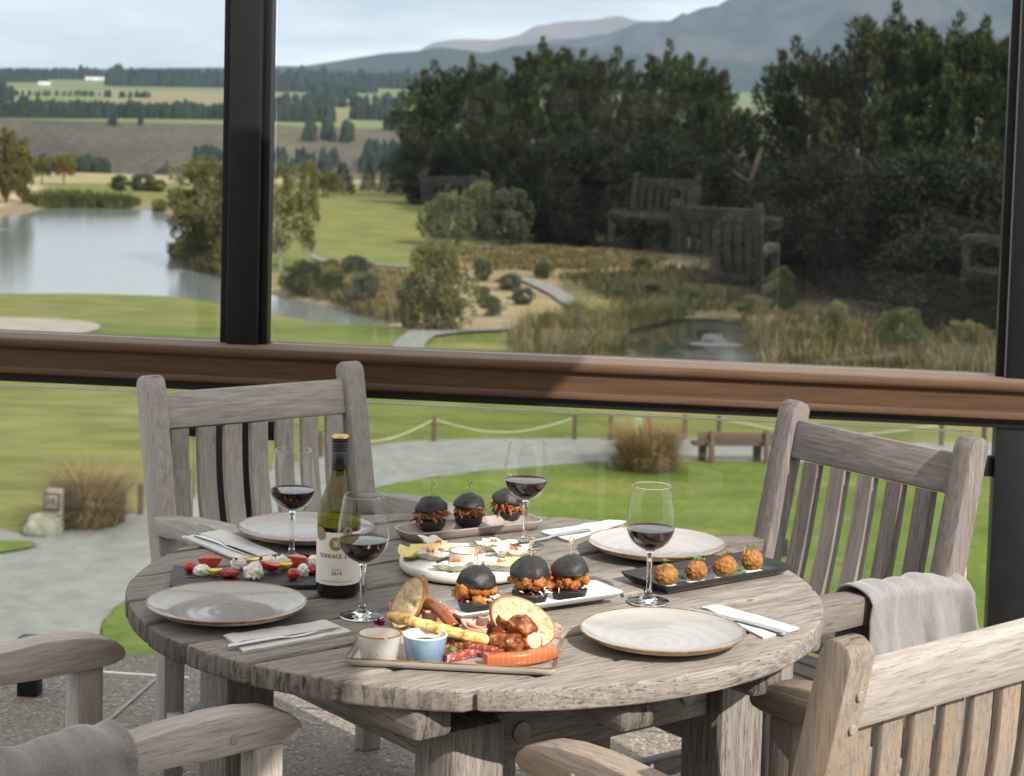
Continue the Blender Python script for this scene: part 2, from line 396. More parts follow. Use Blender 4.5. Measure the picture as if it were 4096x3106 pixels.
def rail_mat():
    m, nt, N, L, b = new_mat('rail_paint')
    v = coords(N, L, 'Object', (1, 1, 1), False)
    g = N.new('ShaderNodeVectorMath'); g.operation = 'MULTIPLY'; g.inputs[1].default_value = (1.2, 26, 26); L.new(v, g.inputs[0])
    n = tex(N, L, g.outputs[0], 4.0, 7, 0.6, 0.2)
    c = mixc(N, L, mapr(N, L, n, 0.3, 0.75), (0.062, 0.034, 0.020), (0.112, 0.062, 0.034))
    ge = N.new('ShaderNodeNewGeometry'); sp = N.new('ShaderNodeSeparateXYZ'); L.new(ge.outputs['Normal'], sp.inputs[0])
    wear = mathn(N, L, 'MULTIPLY', mapr(N, L, sp.outputs['Z'], 0.7, 0.98), mapr(N, L, tex(N, L, v, 9, 6, 0.7), 0.2, 0.75, 0.45, 1.0))
    c = mixc(N, L, wear, c, (0.165, 0.122, 0.098))
    dk = mapr(N, L, tex(N, L, v, 60, 3, 0.6), 0.70, 0.78)
    c = mixc(N, L, mathn(N, L, 'MULTIPLY', dk, 0.6), c, (0.05, 0.04, 0.035))
    L.new(c, b.inputs['Base Color']); b.inputs['Roughness'].default_value = 0.72; b.inputs['Specular IOR Level'].default_value = 0.25
    bump(N, L, b, n, 0.5, 0.0015); M['rail_paint'] = m
rail_mat()
plain('wall_dark', (0.028, 0.026, 0.024), 0.8, 0.3, 0, 0.2, 4)
plain('ceiling_white', (0.62, 0.60, 0.57), 0.8, 0.3, 0, 0.05, 4)
plain('window_glass', (0.02, 0.022, 0.025), 0.08, 0.5)

# ------------------------------------------------------------------ ground
LAKE_Z = -7.0
lake_px = [(-500, 850), (0, 868), (130, 852), (165, 836), (240, 829), (500, 833), (640, 842), (690, 866), (722, 930), (700, 1005), (692, 1030),
           (760, 1075), (870, 1105), (1080, 1180), (1250, 1212), (1400, 1244), (1520, 1288), (1575, 1318), (1480, 1320), (1300, 1303),
           (1090, 1262), (880, 1215), (700, 1193), (400, 1184), (0, 1187), (-600, 1205)]
lake_poly = [at_z(x, y, LAKE_Z).xy for x, y in lake_px]
pond_px = [(2470, 1330), (2580, 1305), (2680, 1280), (2780, 1270), (2900, 1280), (3010, 1310), (3060, 1390), (3040, 1540), (2440, 1520)]
POND_Z = -6.15
pond_poly = [at_z(x, y, POND_Z).xy for x, y in pond_px]
def sdist(p, poly):
    """signed distance to a polygon, negative inside"""
    best = 1e9; ins = False; n = len(poly); x, y = p
    for i in range(n):
        a = poly[i]; b_ = poly[(i + 1) % n]
        ex, ey = b_[0] - a[0], b_[1] - a[1]; wx, wy = x - a[0], y - a[1]
        t = max(0, min(1, (wx * ex + wy * ey) / (ex * ex + ey * ey + 1e-12)))
        dx, dy = wx - ex * t, wy - ey * t; best = min(best, dx * dx + dy * dy)
        if (a[1] > y) != (b_[1] > y) and x < ex * (y - a[1]) / (ey + 1e-12) + a[0]: ins = not ins
    d = math.sqrt(best); return -d if ins else d
prof = [(0, -5.5), (45, -5.5), (60, -5.95), (78, -6.82), (140, -6.75), (200, -8.3), (262, -11.3), (275, -14), (330, -30), (600, -44), (850, -40.3), (1000, -22.2),
        (1060, -21.6), (1600, -18), (2500, -10.8), (4000, 0.5), (6000, 6), (16000, 30)]
def base_z(y):
    for (a, za), (b_, zb) in zip(prof, prof[1:]):
        if y <= b_: return za + (zb - za) * (y - a) / (b_ - a)
    return prof[-1][1]
def ground_z(x, y):
    z = base_z(y)
    if 45 < y < 230:
        z += 0.11 * (noise.noise(Vector((x * 0.05, y * 0.04, 3.1)))) * min(1, (y - 45) / 20)
        d = sdist((x, y), lake_poly) if y < 150 else 99
        if d < 6:
            if d < 0: z = LAKE_Z - min(1.6, 0.05 - d * 0.25)
            else:
                k = min(1, d / 6); z = max(z, LAKE_Z + 0.12) * k + (LAKE_Z + 0.02 + 0.22 * min(1, d * 0.8)) * (1 - k)
        if 40 < y < 90:
            d = sdist((x, y), pond_poly)
            if d < 4: z = min(z, POND_Z - 0.9) if d < 0 else z * min(1, d / 4) + (POND_Z + 0.1) * (1 - min(1, d / 4))
    elif 600 < y < 1050:
        z += 3.0 * noise.noise(Vector((x * 0.012, y * 0.012, 9.0))) * (1 - abs(y - 850) / 250)
    return z
def at_g(px, py):
    """where a line of sight meets the ground"""
    d = ray(px, py); t = 6.0
    while t < 9000:
        p = CAM + d * t
        if p.z <= ground_z(p.x, p.y):
            lo = t / 1.03; hi = t
            for _ in range(24):
                mid = (lo + hi) / 2; q = CAM + d * mid
                if q.z <= ground_z(q.x, q.y): hi = mid
                else: lo = mid
            q = CAM + d * hi; return Vector((q.x, q.y, ground_z(q.x, q.y)))
        t *= 1.03
    return CAM + d * 9000

GREEN, DRY, TAN, FIELD = (0.070, 0.106, 0.017), (0.152, 0.132, 0.044), (0.27, 0.215, 0.125), (0.12, 0.165, 0.055)
def mixv(a, b_, k): return tuple(p + (q - p) * k for p, q in zip(a, b_))
def inpoly(x, y, poly): return sdist((x, y), poly) < 0
scrub_px = [(1090, 1110), (1250, 1030), (1640, 1085), (1900, 985), (2600, 1000), (4300, 1080), (4300, 1480), (2100, 1400), (2050, 1325), (1640, 1328), (1560, 1315), (1250, 1212), (1090, 1180)]
fair_px = [(1260, 800), (1660, 790), (1700, 900), (1640, 1060), (1260, 1040)]
rough_px = [(-400, 705), (1700, 705), (1700, 730), (-400, 728)]
def gcol(x, y, z):
    nz = noise.noise(Vector((x * 0.08, y * 0.05, 0.0))); n2 = noise.noise(Vector((x * 0.02, y * 0.015, 5.0)))
    if y > 275:
        px, py = to_px((x, y, z))
        if y < 1000:
            g = mixv((0.034, 0.027, 0.030), (0.066, 0.052, 0.047), max(0, min(1, 0.5 + n2 * 1.4 + nz * 0.4)))
            if px > 1080: g = mixv(g, (0.135, 0.105, 0.072), 0.4 + 0.3 * nz)
            return mixv(g, (0.05, 0.045, 0.045), max(0, min(0.6, noise.noise(Vector((x * 0.03, y * 0.012, 2))) * 1.6)))
        if y < 1090: return FIELD
        if y > 3600: return (0.05, 0.065, 0.045)
        if y < 1500: return FIELD if px < 500 or px > 1500 else (0.165, 0.15, 0.075)
        if y < 2100: return (0.19, 0.16, 0.09) if (px > 420 and px < 900) or n2 > 0.1 else (0.12, 0.15, 0.06)
        return (0.11, 0.14, 0.06)
    if y < 60: return mixv(GREEN, DRY, max(0, min(1, 0.35 + nz * 0.9 + n2 * 0.5)))
    px, py = to_px((x, y, z))
    d = sdist((x, y), lake_poly) if y < 150 else 99
    if py < 735: return TAN
    if inpoly(px, py, scrub_px) and px > 2250 and py > 1090: return (0.075, 0.062, 0.032)
    if inpoly(px, py, scrub_px): return mixv((0.20, 0.15, 0.085), TAN, max(0, min(1, 0.5 + nz)))
    if d < 2.0 and y > 85: return (0.19, 0.15, 0.10)
    if px < 160 and py < 870: return (0.36, 0.28, 0.18)
    if inpoly(px, py, fair_px): return mixv((0.125, 0.15, 0.045), DRY, max(0, min(1, 0.3 + 1.2 * n2 + 0.6 * nz)))
    if y > 95: return mixv((0.115, 0.14, 0.042), DRY, max(0, min(1, 0.45 + nz)))
    return mixv(GREEN, DRY, max(0, min(1, 0.25 + nz * 0.8)))
rows = []; yy = 5.78
while yy < 15500:
    rows.append(yy)
    yy += max(0.5, yy * 0.0105) if yy < 160 else yy * 0.021
NC = 190
gv, gf, gc = [], [], []
for y in rows:
    hw = 0.36 * y + 14
    for i in range(NC + 1):
        x = (i / NC * 2 - 1) * hw; z = ground_z(x, y); gv.append((x, y, z)); gc.append(gcol(x, y, z))
for k in range(len(rows) - 1):
    for i in range(NC): gf.append((k * (NC + 1) + i, k * (NC + 1) + i + 1, (k + 1) * (NC + 1) + i + 1, (k + 1) * (NC + 1) + i))
me = mesh('ground', gv, gf, True, 180)
ca = me.color_attributes.new('Col', 'FLOAT_COLOR', 'POINT')
ca.data.foreach_set('color', [c for q in gc for c in (*q, 1.0)])
tag(link('ground', me, 'ground'), kind='structure')

def sheet(name, px_poly, mat, lift, z=None, step=0):
    pts = [at_z(x, y, z) if z is not None else at_g(x, y) for x, y in px_poly]
    bm = bmesh.new(); vs = [bm.verts.new((p.x, p.y, 0)) for p in pts]; f = bm.faces.new(vs)
    bmesh.ops.triangulate(bm, faces=[f])
    if step:
        for _ in range(step): bmesh.ops.subdivide_edges(bm, edges=bm.edges[:], cuts=1, use_grid_fill=True)
        bmesh.ops.triangulate(bm, faces=bm.faces[:])
    for v in bm.verts: v.co.z = (z if z is not None else ground_z(v.co.x, v.co.y)) + lift
    for f in bm.faces:
        if f.normal.z < 0: f.normal_flip()
    return link(name, bm_mesh(name, bm, True, 180), mat)
def smooth_poly(pts, n=5):
    out = []; k = len(pts)
    for i in range(k):
        p0, p1, p2, p3 = (Vector(pts[(i + j - 1) % k]) for j in range(4))
        for s in range(n):
            t = s / n
            q = 0.5 * ((2 * p1) + (p2 - p0) * t + (2 * p0 - 5 * p1 + 4 * p2 - p3) * t * t + (3 * p1 - p0 - 3 * p2 + p3) * t ** 3)
            out.append((q.x, q.y))
    return out
link_w = lambda o: tag(o, kind='structure')
lx = [p[0] for p in lake_poly]; ly = [p[1] for p in lake_poly]
lk = mesh('lake', [(min(lx), min(ly), LAKE_Z), (max(lx) + 2, min(ly), LAKE_Z), (max(lx) + 2, max(ly) + 1, LAKE_Z), (min(lx), max(ly) + 1, LAKE_Z)], [(0, 1, 2, 3)], False)
link_w(link('lake_water', lk, 'water'))
bm = bmesh.new(); f = bm.faces.new([bm.verts.new((p[0], p[1], POND_Z)) for p in pond_poly]); bmesh.ops.triangulate(bm, faces=[f])
for f in bm.faces:
    if f.normal.z < 0: f.normal_flip()
link_w(link('pond_water', bm_mesh('pond', bm, False), 'pond'))
gravel_px = [(-500, 2080), (120, 2152), (260, 2132), (400, 2097), (560, 2050), (760, 1990), (1000, 1920), (1250, 1838), (1480, 1790), (1740, 1766), (2300, 1759), (2700, 1758), (3300, 1771), (4500, 1797),
             (4500, 1885), (3600, 1868), (2800, 1848), (2440, 1852), (2100, 1876), (1750, 1913), (1480, 1965), (1100, 2080), (800, 2220), (560, 2370), (440, 2460), (400, 2530), (430, 2600), (540, 2680), (760, 2790), (300, 2900), (-700, 2900)]
def ragged(pts, amp, seed, n=7):
    out = []; q = smooth_poly(pts, n)
    for i, (x, y) in enumerate(q): k = noise.noise(Vector((i * 0.55, seed, 0))) + 0.5 * noise.noise(Vector((i * 1.7, seed, 4))); out.append((x + amp * k, y + amp * 0.5 * k))
    return out
link_w(sheet('gravel_path', ragged(gravel_px, 7, 1), 'gravel', 0.03, -5.5))
green_px = [(4500, 1890), (3600, 1873), (2800, 1853), (2440, 1857), (2100, 1881), (1750, 1919), (1480, 1971), (1100, 2087), (800, 2228), (560, 2378), (446, 2465), (408, 2530), (438, 2596), (548, 2676), (775, 2785), (1500, 2900), (4700, 2900)]
link_w(sheet('lawn', ragged(green_px, 7, 2), 'lawn', 0.05, -5.5))
link_w(sheet('lawn_patch', smooth_poly([(-300, 2186), (60, 2181), (146, 2193), (60, 2218), (-300, 2262)], 4), 'lawn', 0.07, -5.5))
link_w(sheet('bunker_sand', smooth_poly([(-250, 1276), (150, 1279), (330, 1290), (402, 1311), (350, 1336), (180, 1352), (-250, 1356)], 4), 'sand', 0.05, None, 3))
link_w(sheet('cart_path', [(1560, 1410), (1585, 1372), (1640, 1332), (1800, 1323), (2100, 1315), (2290, 1300), (2290, 1310), (2090, 1324), (1860, 1337), (1740, 1352), (1700, 1385), (1690, 1420)], 'gravel', 0.08, None, 3))
link_w(sheet('far_cart_path', [(2060, 1112), (2130, 1122), (2215, 1152), (2300, 1200), (2310, 1240), (2262, 1225), (2190, 1180), (2100, 1136), (2050, 1118)], 'gravel', 0.10, None, 2))
link_w(sheet('thin_cart_path', [(1244, 1022), (1256, 1021), (1290, 1040), (1400, 1052), (1630, 1068), (1640, 1076), (1400, 1060), (1284, 1051), (1240, 1034)], 'gravel', 0.07, None, 2))

# ------------------------------------------------------------------ far hills, belts of trees, farms
multi('forest_far', [(0.3, (0.012, 0.020, 0.015)), (0.7, (0.030, 0.042, 0.026))], 0.06, 0.95, 0.1, 4, 0, 1, 1, (1, 1, 1), 'Object', False)
multi('hill_forest', [(0.35, (0.016, 0.024, 0.020)), (0.55, (0.030, 0.036, 0.027)), (0.8, (0.07, 0.064, 0.042))], 0.0022, 0.95, 0.1, 8, 0, 1, 1, (1, 1, 1), 'Object', False)
multi('hill_brown', [(0.3, (0.12, 0.092, 0.066)), (0.5, (0.15, 0.112, 0.085)), (0.75, (0.07, 0.066, 0.046))], 0.0012, 0.95, 0.1, 8, 0, 1, 1, (1, 1, 1), 'Object', False)
multi('hill_pale', [(0.3, (0.22, 0.19, 0.14)), (0.75, (0.28, 0.24, 0.18))], 0.002, 0.95, 0.1, 8, 0, 1, 1, (1, 1, 1), 'Object', False)
multi('mountain', [(0.34, (0.022, 0.023, 0.022)), (0.47, (0.060, 0.053, 0.042)), (0.56, (0.018, 0.023, 0.021)), (0.7, (0.095, 0.074, 0.060))], 0.0016, 0.95, 0.1, 9, 0, 1, 1, (1, 1, 1), 'Object', False)  # darkened in colour to stand for cloud shadow over the mountain
def ridge(name, px_line, Y, depth, mat, rough=0.0, seed=0, n=160, foot_y=345):
    line = []
    for i in range(n + 1):
        x = px_line[0][0] + (px_line[-1][0] - px_line[0][0]) * i / n
        for (a, ya), (b_, yb) in zip(px_line, px_line[1:]):
            if a <= x <= b_:
                t = (x - a) / (b_ - a); t = t * t * (3 - 2 * t) * 0.5 + t * 0.5; y = ya + (yb - ya) * t; break
        line.append(at_y(x, y, Y))
    vs, fs = [], []; m = 26
    for j in range(m + 3):
        for i, p in enumerate(line):
            if j <= m:
                k = j / m; yy = Y - depth * (1 - k); foot = base_z(yy) - 15
                s = k ** 1.25
                z = foot + (p.z - foot) * s
                amp = (p.z - foot) * (0.30 if name == 'mountain' else 0.17) * math.sin(math.pi * min(1, k * 1.0)) + rough * k
                q = Vector((p.x * yy / Y * 0.0012, yy * 0.0009, seed))
                z += amp * (noise.fractal(q * 1.3, 1.0, 2.0, 5) + 0.4 * noise.ridged_multi_fractal(q * 2.1, 0.9, 2.0, 4, 1.0, 2.0) - 0.4)
                vs.append((p.x * (0.55 + 0.45 * yy / Y), yy, z))
            else:
                kk = j - m; vs.append((p.x * (1 + 0.1 * kk), Y + 900 * kk, p.z - 60 * kk * kk - (200 if kk == 2 else 0)))
    for j in range(m + 2):
        for i in range(n): a = j * (n + 1) + i; fs.append((a, a + 1, a + n + 2, a + n + 1))
    return tag(link(name, mesh(name, vs, fs, True, 180), mat), kind='structure')
ridge('forest_hill', [(-700, 276), (300, 274), (900, 268), (1090, 262), (1200, 262), (1320, 248), (1450, 231), (1560, 216), (1650, 209), (1760, 190), (1840, 200), (1940, 214), (2060, 186), (2200, 180), (2600, 215), (3000, 250), (3600, 290), (4500, 330)], 5200, 1500, 'hill_forest', 8, 1)
ridge('brown_hill', [(1300, 300), (1650, 212), (1740, 166), (1870, 154), (1960, 158), (2060, 141), (2150, 101), (2300, 78), (2480, 60), (2560, 82), (2700, 150), (3200, 300)], 11500, 3200, 'hill_brown', 20, 2)
ridge('mountain', [(1900, 250), (2240, 168), (2350, 145), (2420, 131), (2520, 94), (2560, 79), (2592, 84), (2604, 70), (2680, 66), (2695, 76), (2800, 42), (2900, 2), (3050, -110), (3250, -250), (3600, -420), (4000, -520), (4700, -430), (5600, -200)], 8200, 3800, 'mountain', 30, 3, 220)
ridge('pale_hill', [(3400, 330), (3600, 290), (3895, 137), (4065, 44), (4300, -70), (4800, -150), (5500, 100)], 6800, 1400, 'hill_pale', 10, 4, 90)
def belt(name, label, spans, seed, mat='forest_far'):
    """a belt of far conifers: rows of small rough cones along each span (px0, px1, base_y, height m, rows, gap m)"""
    r = random.Random(seed); vs, fs = [], []
    for x0, x1, yb0, yb1, h, nr, gap in spans:
        A = at_g(x0, yb0); B = at_g(x1, yb1); n = max(2, int((B - A).length / gap))
        for j in range(nr):
            for i in range(n):
                p = A.lerp(B, (i + r.random()) / n); p.y += j * gap * 1.5; p.z = ground_z(p.x, p.y)
                hh = h * r.uniform(0.72, 1.12) * (1.25 if r.random() < 0.06 else 1); rr = hh * r.uniform(0.17, 0.30); o = len(vs); a0 = r.random() * 6
                lv = [(0, rr * 0.9), (0.25, rr), (0.6, rr * r.uniform(0.72, 1.0)), (0.85, rr * r.uniform(0.4, 0.75))]
                for z, q in lv:
                    for k in range(6):
                        a = a0 + k * math.pi / 3 + z; qq = q * r.uniform(0.7, 1.25); vs.append((p.x + qq * math.cos(a), p.y + qq * math.sin(a), p.z + hh * (z + r.uniform(-0.04, 0.04))))
                vs.append((p.x, p.y, p.z + hh))
                for q in range(3):
                    for k in range(6): fs.append((o + q * 6 + k, o + q * 6 + (k + 1) % 6, o + q * 6 + 6 + (k + 1) % 6, o + q * 6 + 6 + k))
                for k in range(6): fs.append((o + 18 + k, o + 18 + (k + 1) % 6, o + 24))
    return tag(link(name, mesh(name, vs, fs, False), mat), label, 'trees', None, 'stuff')
belt('shelterbelt', 'dark shelterbelt of trees along the lower field across the gorge', [(-350, 425, 470, 475, 9.0, 4, 2.2), (440, 900, 474, 480, 9.0, 4, 2.2), (1060, 1330, 487, 491, 10, 4, 2.4), (1400, 1545, 480, 484, 9, 3, 2.6), (1540, 1720, 520, 526, 11, 3, 3.0)], 5)
belt('plantation', 'dark conifer plantation along the skyline above the far fields', [(-350, 170, 328, 330, 17, 4, 6), (185, 420, 318, 322, 17, 4, 6), (420, 900, 345, 352, 21, 5, 6), (1060, 1720, 345, 360, 23, 5, 7), (1060, 1500, 368, 374, 12, 3, 7), (1250, 1420, 395, 398, 15, 3, 6)], 6)
belt('field_hedges', 'low dark hedgerows dividing the far green fields', [(-350, 30, 405, 407, 13, 3, 6), (-350, 390, 380, 386, 5, 2, 6), (420, 440, 390, 390, 7, 2, 5), (480, 600, 392, 392, 6, 2, 5), (1060, 1640, 425, 436, 10, 3, 5)], 7)
belt('gorge_scrub', 'dark scrub trees dotted over the brown gorge face', [(780, 900, 640, 690, 6, 4, 6), (1060, 1330, 690, 700, 8, 5, 5), (1440, 1680, 690, 700, 11, 5, 5), (120, 620, 690, 695, 2.0, 5, 5), (1230, 1260, 566, 568, 11, 1, 4), (1300, 1400, 566, 570, 11, 2, 4), (430, 460, 500, 503, 8, 1, 5), (550, 580, 500, 502, 6, 1, 5)], 8)
plain('farm_wall', (0.75, 0.73, 0.70), 0.8); plain('farm_roof', (0.62, 0.60, 0.60), 0.6)
def farmhouse(px, py, wd, dp, h, label):
    p = at_g(px, py); t = empty('farm_building', p); tag(t, label, 'farm building', 'far farm buildings')
    boxo('wall', (0, 0, h * 0.3), (wd, dp, h * 0.6), 'farm_wall', t)
    me = prism([(-dp / 2 - 0.4, h * 0.6), (dp / 2 + 0.4, h * 0.6), (0, h)], wd + 0.8, 0)
    link('roof', me, 'farm_roof', t, frame((0, 1, 0), (0, 0, 1), (0, 0, 0.01)))
    for k in (-0.25, 0.25): boxo('window', (wd * k, -dp / 2 - 0.03, h * 0.3), (wd * 0.15, 0.05, h * 0.25), 'window_glass', t)
farmhouse(385, 322, 30, 8, 4.5, 'long white farm building on the green rise left of the post')
farmhouse(178, 342, 12, 7, 4, 'small white farmhouse below the dark plantation')

# ------------------------------------------------------------------ vegetation
def leaf_mat(key, c0, c1, c2, trans=0.25):
    m, nt, N, L, b = new_mat(key)
    oi = N.new('ShaderNodeObjectInfo')
    t = N.new('ShaderNodeTexCoord')
    n = tex(N, L, t.outputs['Object'], 1.1, 4, 0.7)
    g = N.new('ShaderNodeNewGeometry')
    f = mathn(N, L, 'ADD', mathn(N, L, 'MULTIPLY', n, 0.7), mathn(N, L, 'MULTIPLY', g.outputs['Random Per Island'], 0.45))
    r = ramp(N, [(0.25, c0), (0.55, c1), (0.85, c2)]); L.new(f, r.inputs[0])
    hv = N.new('ShaderNodeHueSaturation'); L.new(r.outputs[0], hv.inputs['Color']); L.new(mapr(N, L, oi.outputs['Random'], 0, 1, 0.82, 1.2), hv.inputs['Value'])
    L.new(hv.outputs[0], b.inputs['Base Color']); b.inputs['Roughness'].default_value = 0.7; b.inputs['Specular IOR Level'].default_value = 0.15
    tr = N.new('ShaderNodeBsdfTranslucent'); L.new(hv.outputs[0], tr.inputs[0])
    mx = N.new('ShaderNodeMixShader'); mx.inputs[0].default_value = trans; L.new(b.outputs[0], mx.inputs[1]); L.new(tr.outputs[0], mx.inputs[2])
    L.new(mx.outputs[0], N['Material Output'].inputs['Surface']); M[key] = m
leaf_mat('pine', (0.008, 0.013, 0.006), (0.024, 0.034, 0.012), (0.078, 0.088, 0.028), 0.08)
leaf_mat('undergrowth', (0.004, 0.006, 0.003), (0.009, 0.013, 0.006), (0.026, 0.031, 0.012), 0.08)  # leaves darkened in colour for the shade under the pines
leaf_mat('conifer_dark', (0.012, 0.022, 0.013), (0.028, 0.042, 0.02), (0.05, 0.066, 0.03), 0.1)
leaf_mat('olive_leaf', (0.060, 0.066, 0.022), (0.120, 0.120, 0.042), (0.20, 0.185, 0.075))
leaf_mat('gold_leaf', (0.070, 0.062, 0.020), (0.145, 0.122, 0.038), (0.23, 0.188, 0.065))
leaf_mat('green_leaf', (0.022, 0.035, 0.012), (0.055, 0.075, 0.024), (0.115, 0.125, 0.04))
leaf_mat('grey_leaf', (0.035, 0.045, 0.028), (0.07, 0.082, 0.05), (0.125, 0.135, 0.08))
leaf_mat('flax_leaf', (0.12, 0.12, 0.03), (0.28, 0.25, 0.08), (0.42, 0.37, 0.15))
leaf_mat('tussock', (0.085, 0.055, 0.02), (0.20, 0.135, 0.055), (0.40, 0.29, 0.14), 0.3)
leaf_mat('rush', (0.055, 0.045, 0.018), (0.13, 0.105, 0.045), (0.25, 0.205, 0.095), 0.3)
leaf_mat('rush_green', (0.03, 0.045, 0.013), (0.07, 0.085, 0.026), (0.14, 0.135, 0.05), 0.3)
leaf_mat('sedge', (0.025, 0.025, 0.010), (0.055, 0.05, 0.02), (0.10, 0.085, 0.035), 0.2)
multi('bark', [(0.3, (0.035, 0.028, 0.022)), (0.7, (0.10, 0.085, 0.068))], 3, 0.95, 0.1, 5, 0.6, 6, 0.05, (3, 3, 0.6))
multi('bark_pale', [(0.3, (0.16, 0.14, 0.11)), (0.7, (0.30, 0.27, 0.23))], 3, 0.95, 0.1, 5, 0.6, 6, 0.05, (3, 3, 0.6))
def leafquad(vs, fs, p, d, side, ln, wd):
    o = len(vs); a = side * (wd / 2)
    vs += [p - a * 0.5, p + d * (ln * 0.45) - a, p + d * ln, p + d * (ln * 0.45) + a, p + a * 0.5]
    fs.append((o, o + 1, o + 2, o + 3, o + 4))
def rvec(r): 
    while True:
        v = Vector((r.uniform(-1, 1), r.uniform(-1, 1), r.uniform(-1, 1)))
        if 0.05 < v.length < 1: return v.normalized()
def clump_leaves(vs, fs, r, c, rad, n, ln, wd, up=0.3, squash=0.8):
    for _ in range(n):
        d = rvec(r); q = c + Vector((d.x * rad, d.y * rad, d.z * rad * squash)) * r.uniform(0.55, 1.0)
        dd = (d + Vector((0, 0, up)) + rvec(r) * 0.5).normalized(); s = dd.cross(rvec(r)).normalized()
        leafquad(vs, fs, q, dd, s, ln * r.uniform(0.6, 1.3), wd * r.uniform(0.6, 1.3))
def trunk_mesh(h, r0, r1, limbs, seed, lean=0.0):
    r = random.Random(seed); vs, fs = [], []
    def add(path, rad, seg=7):
        v, f = tube(path, rad, seg); o = len(vs); vs.extend(v); fs.extend([tuple(i + o for i in q) for q in f])
    path = []; x = y = 0.0
    for i in range(9):
        k = i / 8; path.append((x + lean * k * k * h, y, -0.3 + (h + 0.3) * k)); x += r.uniform(-0.02, 0.02) * h; y += r.uniform(-0.02, 0.02) * h
    add(path, [r0 + (r1 - r0) * (i / 8) for i in range(9)])
    tips = []
    for i in range(limbs):
        k = r.uniform(0.3, 0.95); p = Vector(path[int(k * 8)]); a = r.uniform(0, 6.28); ln = h * r.uniform(0.18, 0.38) * (1.15 - k * 0.6)
        q = p + Vector((math.cos(a) * ln * 0.5, math.sin(a) * ln * 0.5, ln * 0.2)); t = p + Vector((math.cos(a) * ln, math.sin(a) * ln, ln * 0.55))
        rr = (r0 + (r1 - r0) * k) * 0.45; add([p, q, t], [rr, rr * 0.7, rr * 0.25], 5); tips.append(t)
    return mesh('trunk', vs, fs), tips
def pine_meshes(h, rw, seed, cl=150, per=95, low=0.06):
    """ragged pine: plumes of needles sweeping out and up round several pointed leaders"""
    r = random.Random(seed); tm, tips = trunk_mesh(h * 0.93, h * 0.022, h * 0.005, 22, seed)
    vs, fs = [], []
    leaders = [(0, 0, h)] + [(math.cos(a) * rw * q, math.sin(a) * rw * q, h * k) for a, q, k in [(r.uniform(0, 6.28), r.uniform(0.25, 0.75), r.uniform(0.66, 0.96)) for _ in range(7)]]
    def plume(c, d, ln, rad, n):
        d = d.normalized(); a = d.cross(Vector((0.3, 0.2, 1)) if abs(d.z) < 0.9 else Vector((1, 0, 0))).normalized(); b_ = a.cross(d)
        for _ in range(n):
            t = r.random() ** 0.8; ph = r.uniform(0, 6.28); rr = rad * (1 - t) ** 0.65 * math.sqrt(r.random()) * (0.45 + min(1, t * 5) * 0.55)
            o = a * math.cos(ph) + b_ * math.sin(ph); q = c + d * (ln * t) + o * rr
            dd = (d * 0.75 + o * 0.65 + Vector((0, 0, 0.25)) + rvec(r) * 0.25).normalized(); leafquad(vs, fs, q, dd, dd.cross(rvec(r)).normalized(), h * 0.026 * r.uniform(0.6, 1.4), h * 0.0075 * r.uniform(0.7, 1.4))
    for lx, ly, lh in leaders:
        for j in range(4):
            k = j / 4; plume(Vector((lx * (1 - k * 0.1) + r.uniform(-.1, .1), ly + r.uniform(-.1, .1), lh - h * (0.10 + 0.07 * j))), Vector((r.uniform(-.25, .25), r.uniform(-.25, .25), 1)), h * 0.105, h * 0.044 * (1 + j * 0.4), per)
    for i in range(cl):
        k = r.uniform(low, 0.84) ; rr = rw * (0.5 + 0.62 * math.sin(math.pi * min(1, k * 1.08))) * (1.0 if k < 0.55 else 1 - (k - 0.55) * 1.5) * r.uniform(0.75, 1.15)
        a = r.uniform(0, 6.28); q = math.sqrt(r.uniform(0.2, 1)); c = Vector((math.cos(a) * rr * q, math.sin(a) * rr * q, h * k))
        plume(c, Vector((math.cos(a) * 0.55, math.sin(a) * 0.55, 0.8)), h * r.uniform(0.09, 0.15), h * r.uniform(0.035, 0.06), per)
    return tm, mesh('crown', vs, fs, False)
def round_tree_meshes(h, rw, seed, cl=45, per=90, leaf=0.05, low=0.35, col=False, limbs=12, lean=0.0):
    r = random.Random(seed); tm, tips = trunk_mesh(h * 0.8, h * 0.03, h * 0.008, limbs, seed, lean)
    vs, fs = [], []
    for i in range(cl):
        k = r.uniform(low, 0.97)
        env = math.sin(math.pi * min(1, max(0.05, (k - low * 0.6) / (1.04 - low * 0.6)))) ** (0.6 if not col else 0.45)
        a = r.uniform(0, 6.28); q = math.sqrt(r.uniform(0.1, 1)) * rw * env * r.uniform(0.75, 1.1)
        c = Vector((math.cos(a) * q + lean * k * k * h, math.sin(a) * q, h * k)); clump_leaves(vs, fs, r, c, rw * r.uniform(0.16, 0.32), per, h * leaf, h * leaf * 0.55)
    return tm, mesh('crown', vs, fs, False)
def cone_tree_meshes(h, rw, seed, layers=16, per=170):
    r = random.Random(seed); tm, _ = trunk_mesh(h * 0.95, h * 0.02, h * 0.004, 0, seed); vs, fs = [], []
    for j in range(layers):
        k = 0.06 + 0.92 * j / layers; rr = rw * (1 - k) * r.uniform(0.8, 1.2) + 0.05 * h * 0.3
        for _ in range(int(per * (1.1 - k)) + 20):
            a = r.uniform(0, 6.28); q = math.sqrt(r.random()); p = Vector((math.cos(a) * rr * q, math.sin(a) * rr * q, h * (k + r.uniform(0, 0.07) - 0.03 * q)))
            d = (Vector((math.cos(a), math.sin(a), -0.15)) + rvec(r) * 0.4).normalized(); leafquad(vs, fs, p, d, d.cross(rvec(r)).normalized(), h * 0.05, h * 0.02)
    return tm, mesh('crown', vs, fs, False)
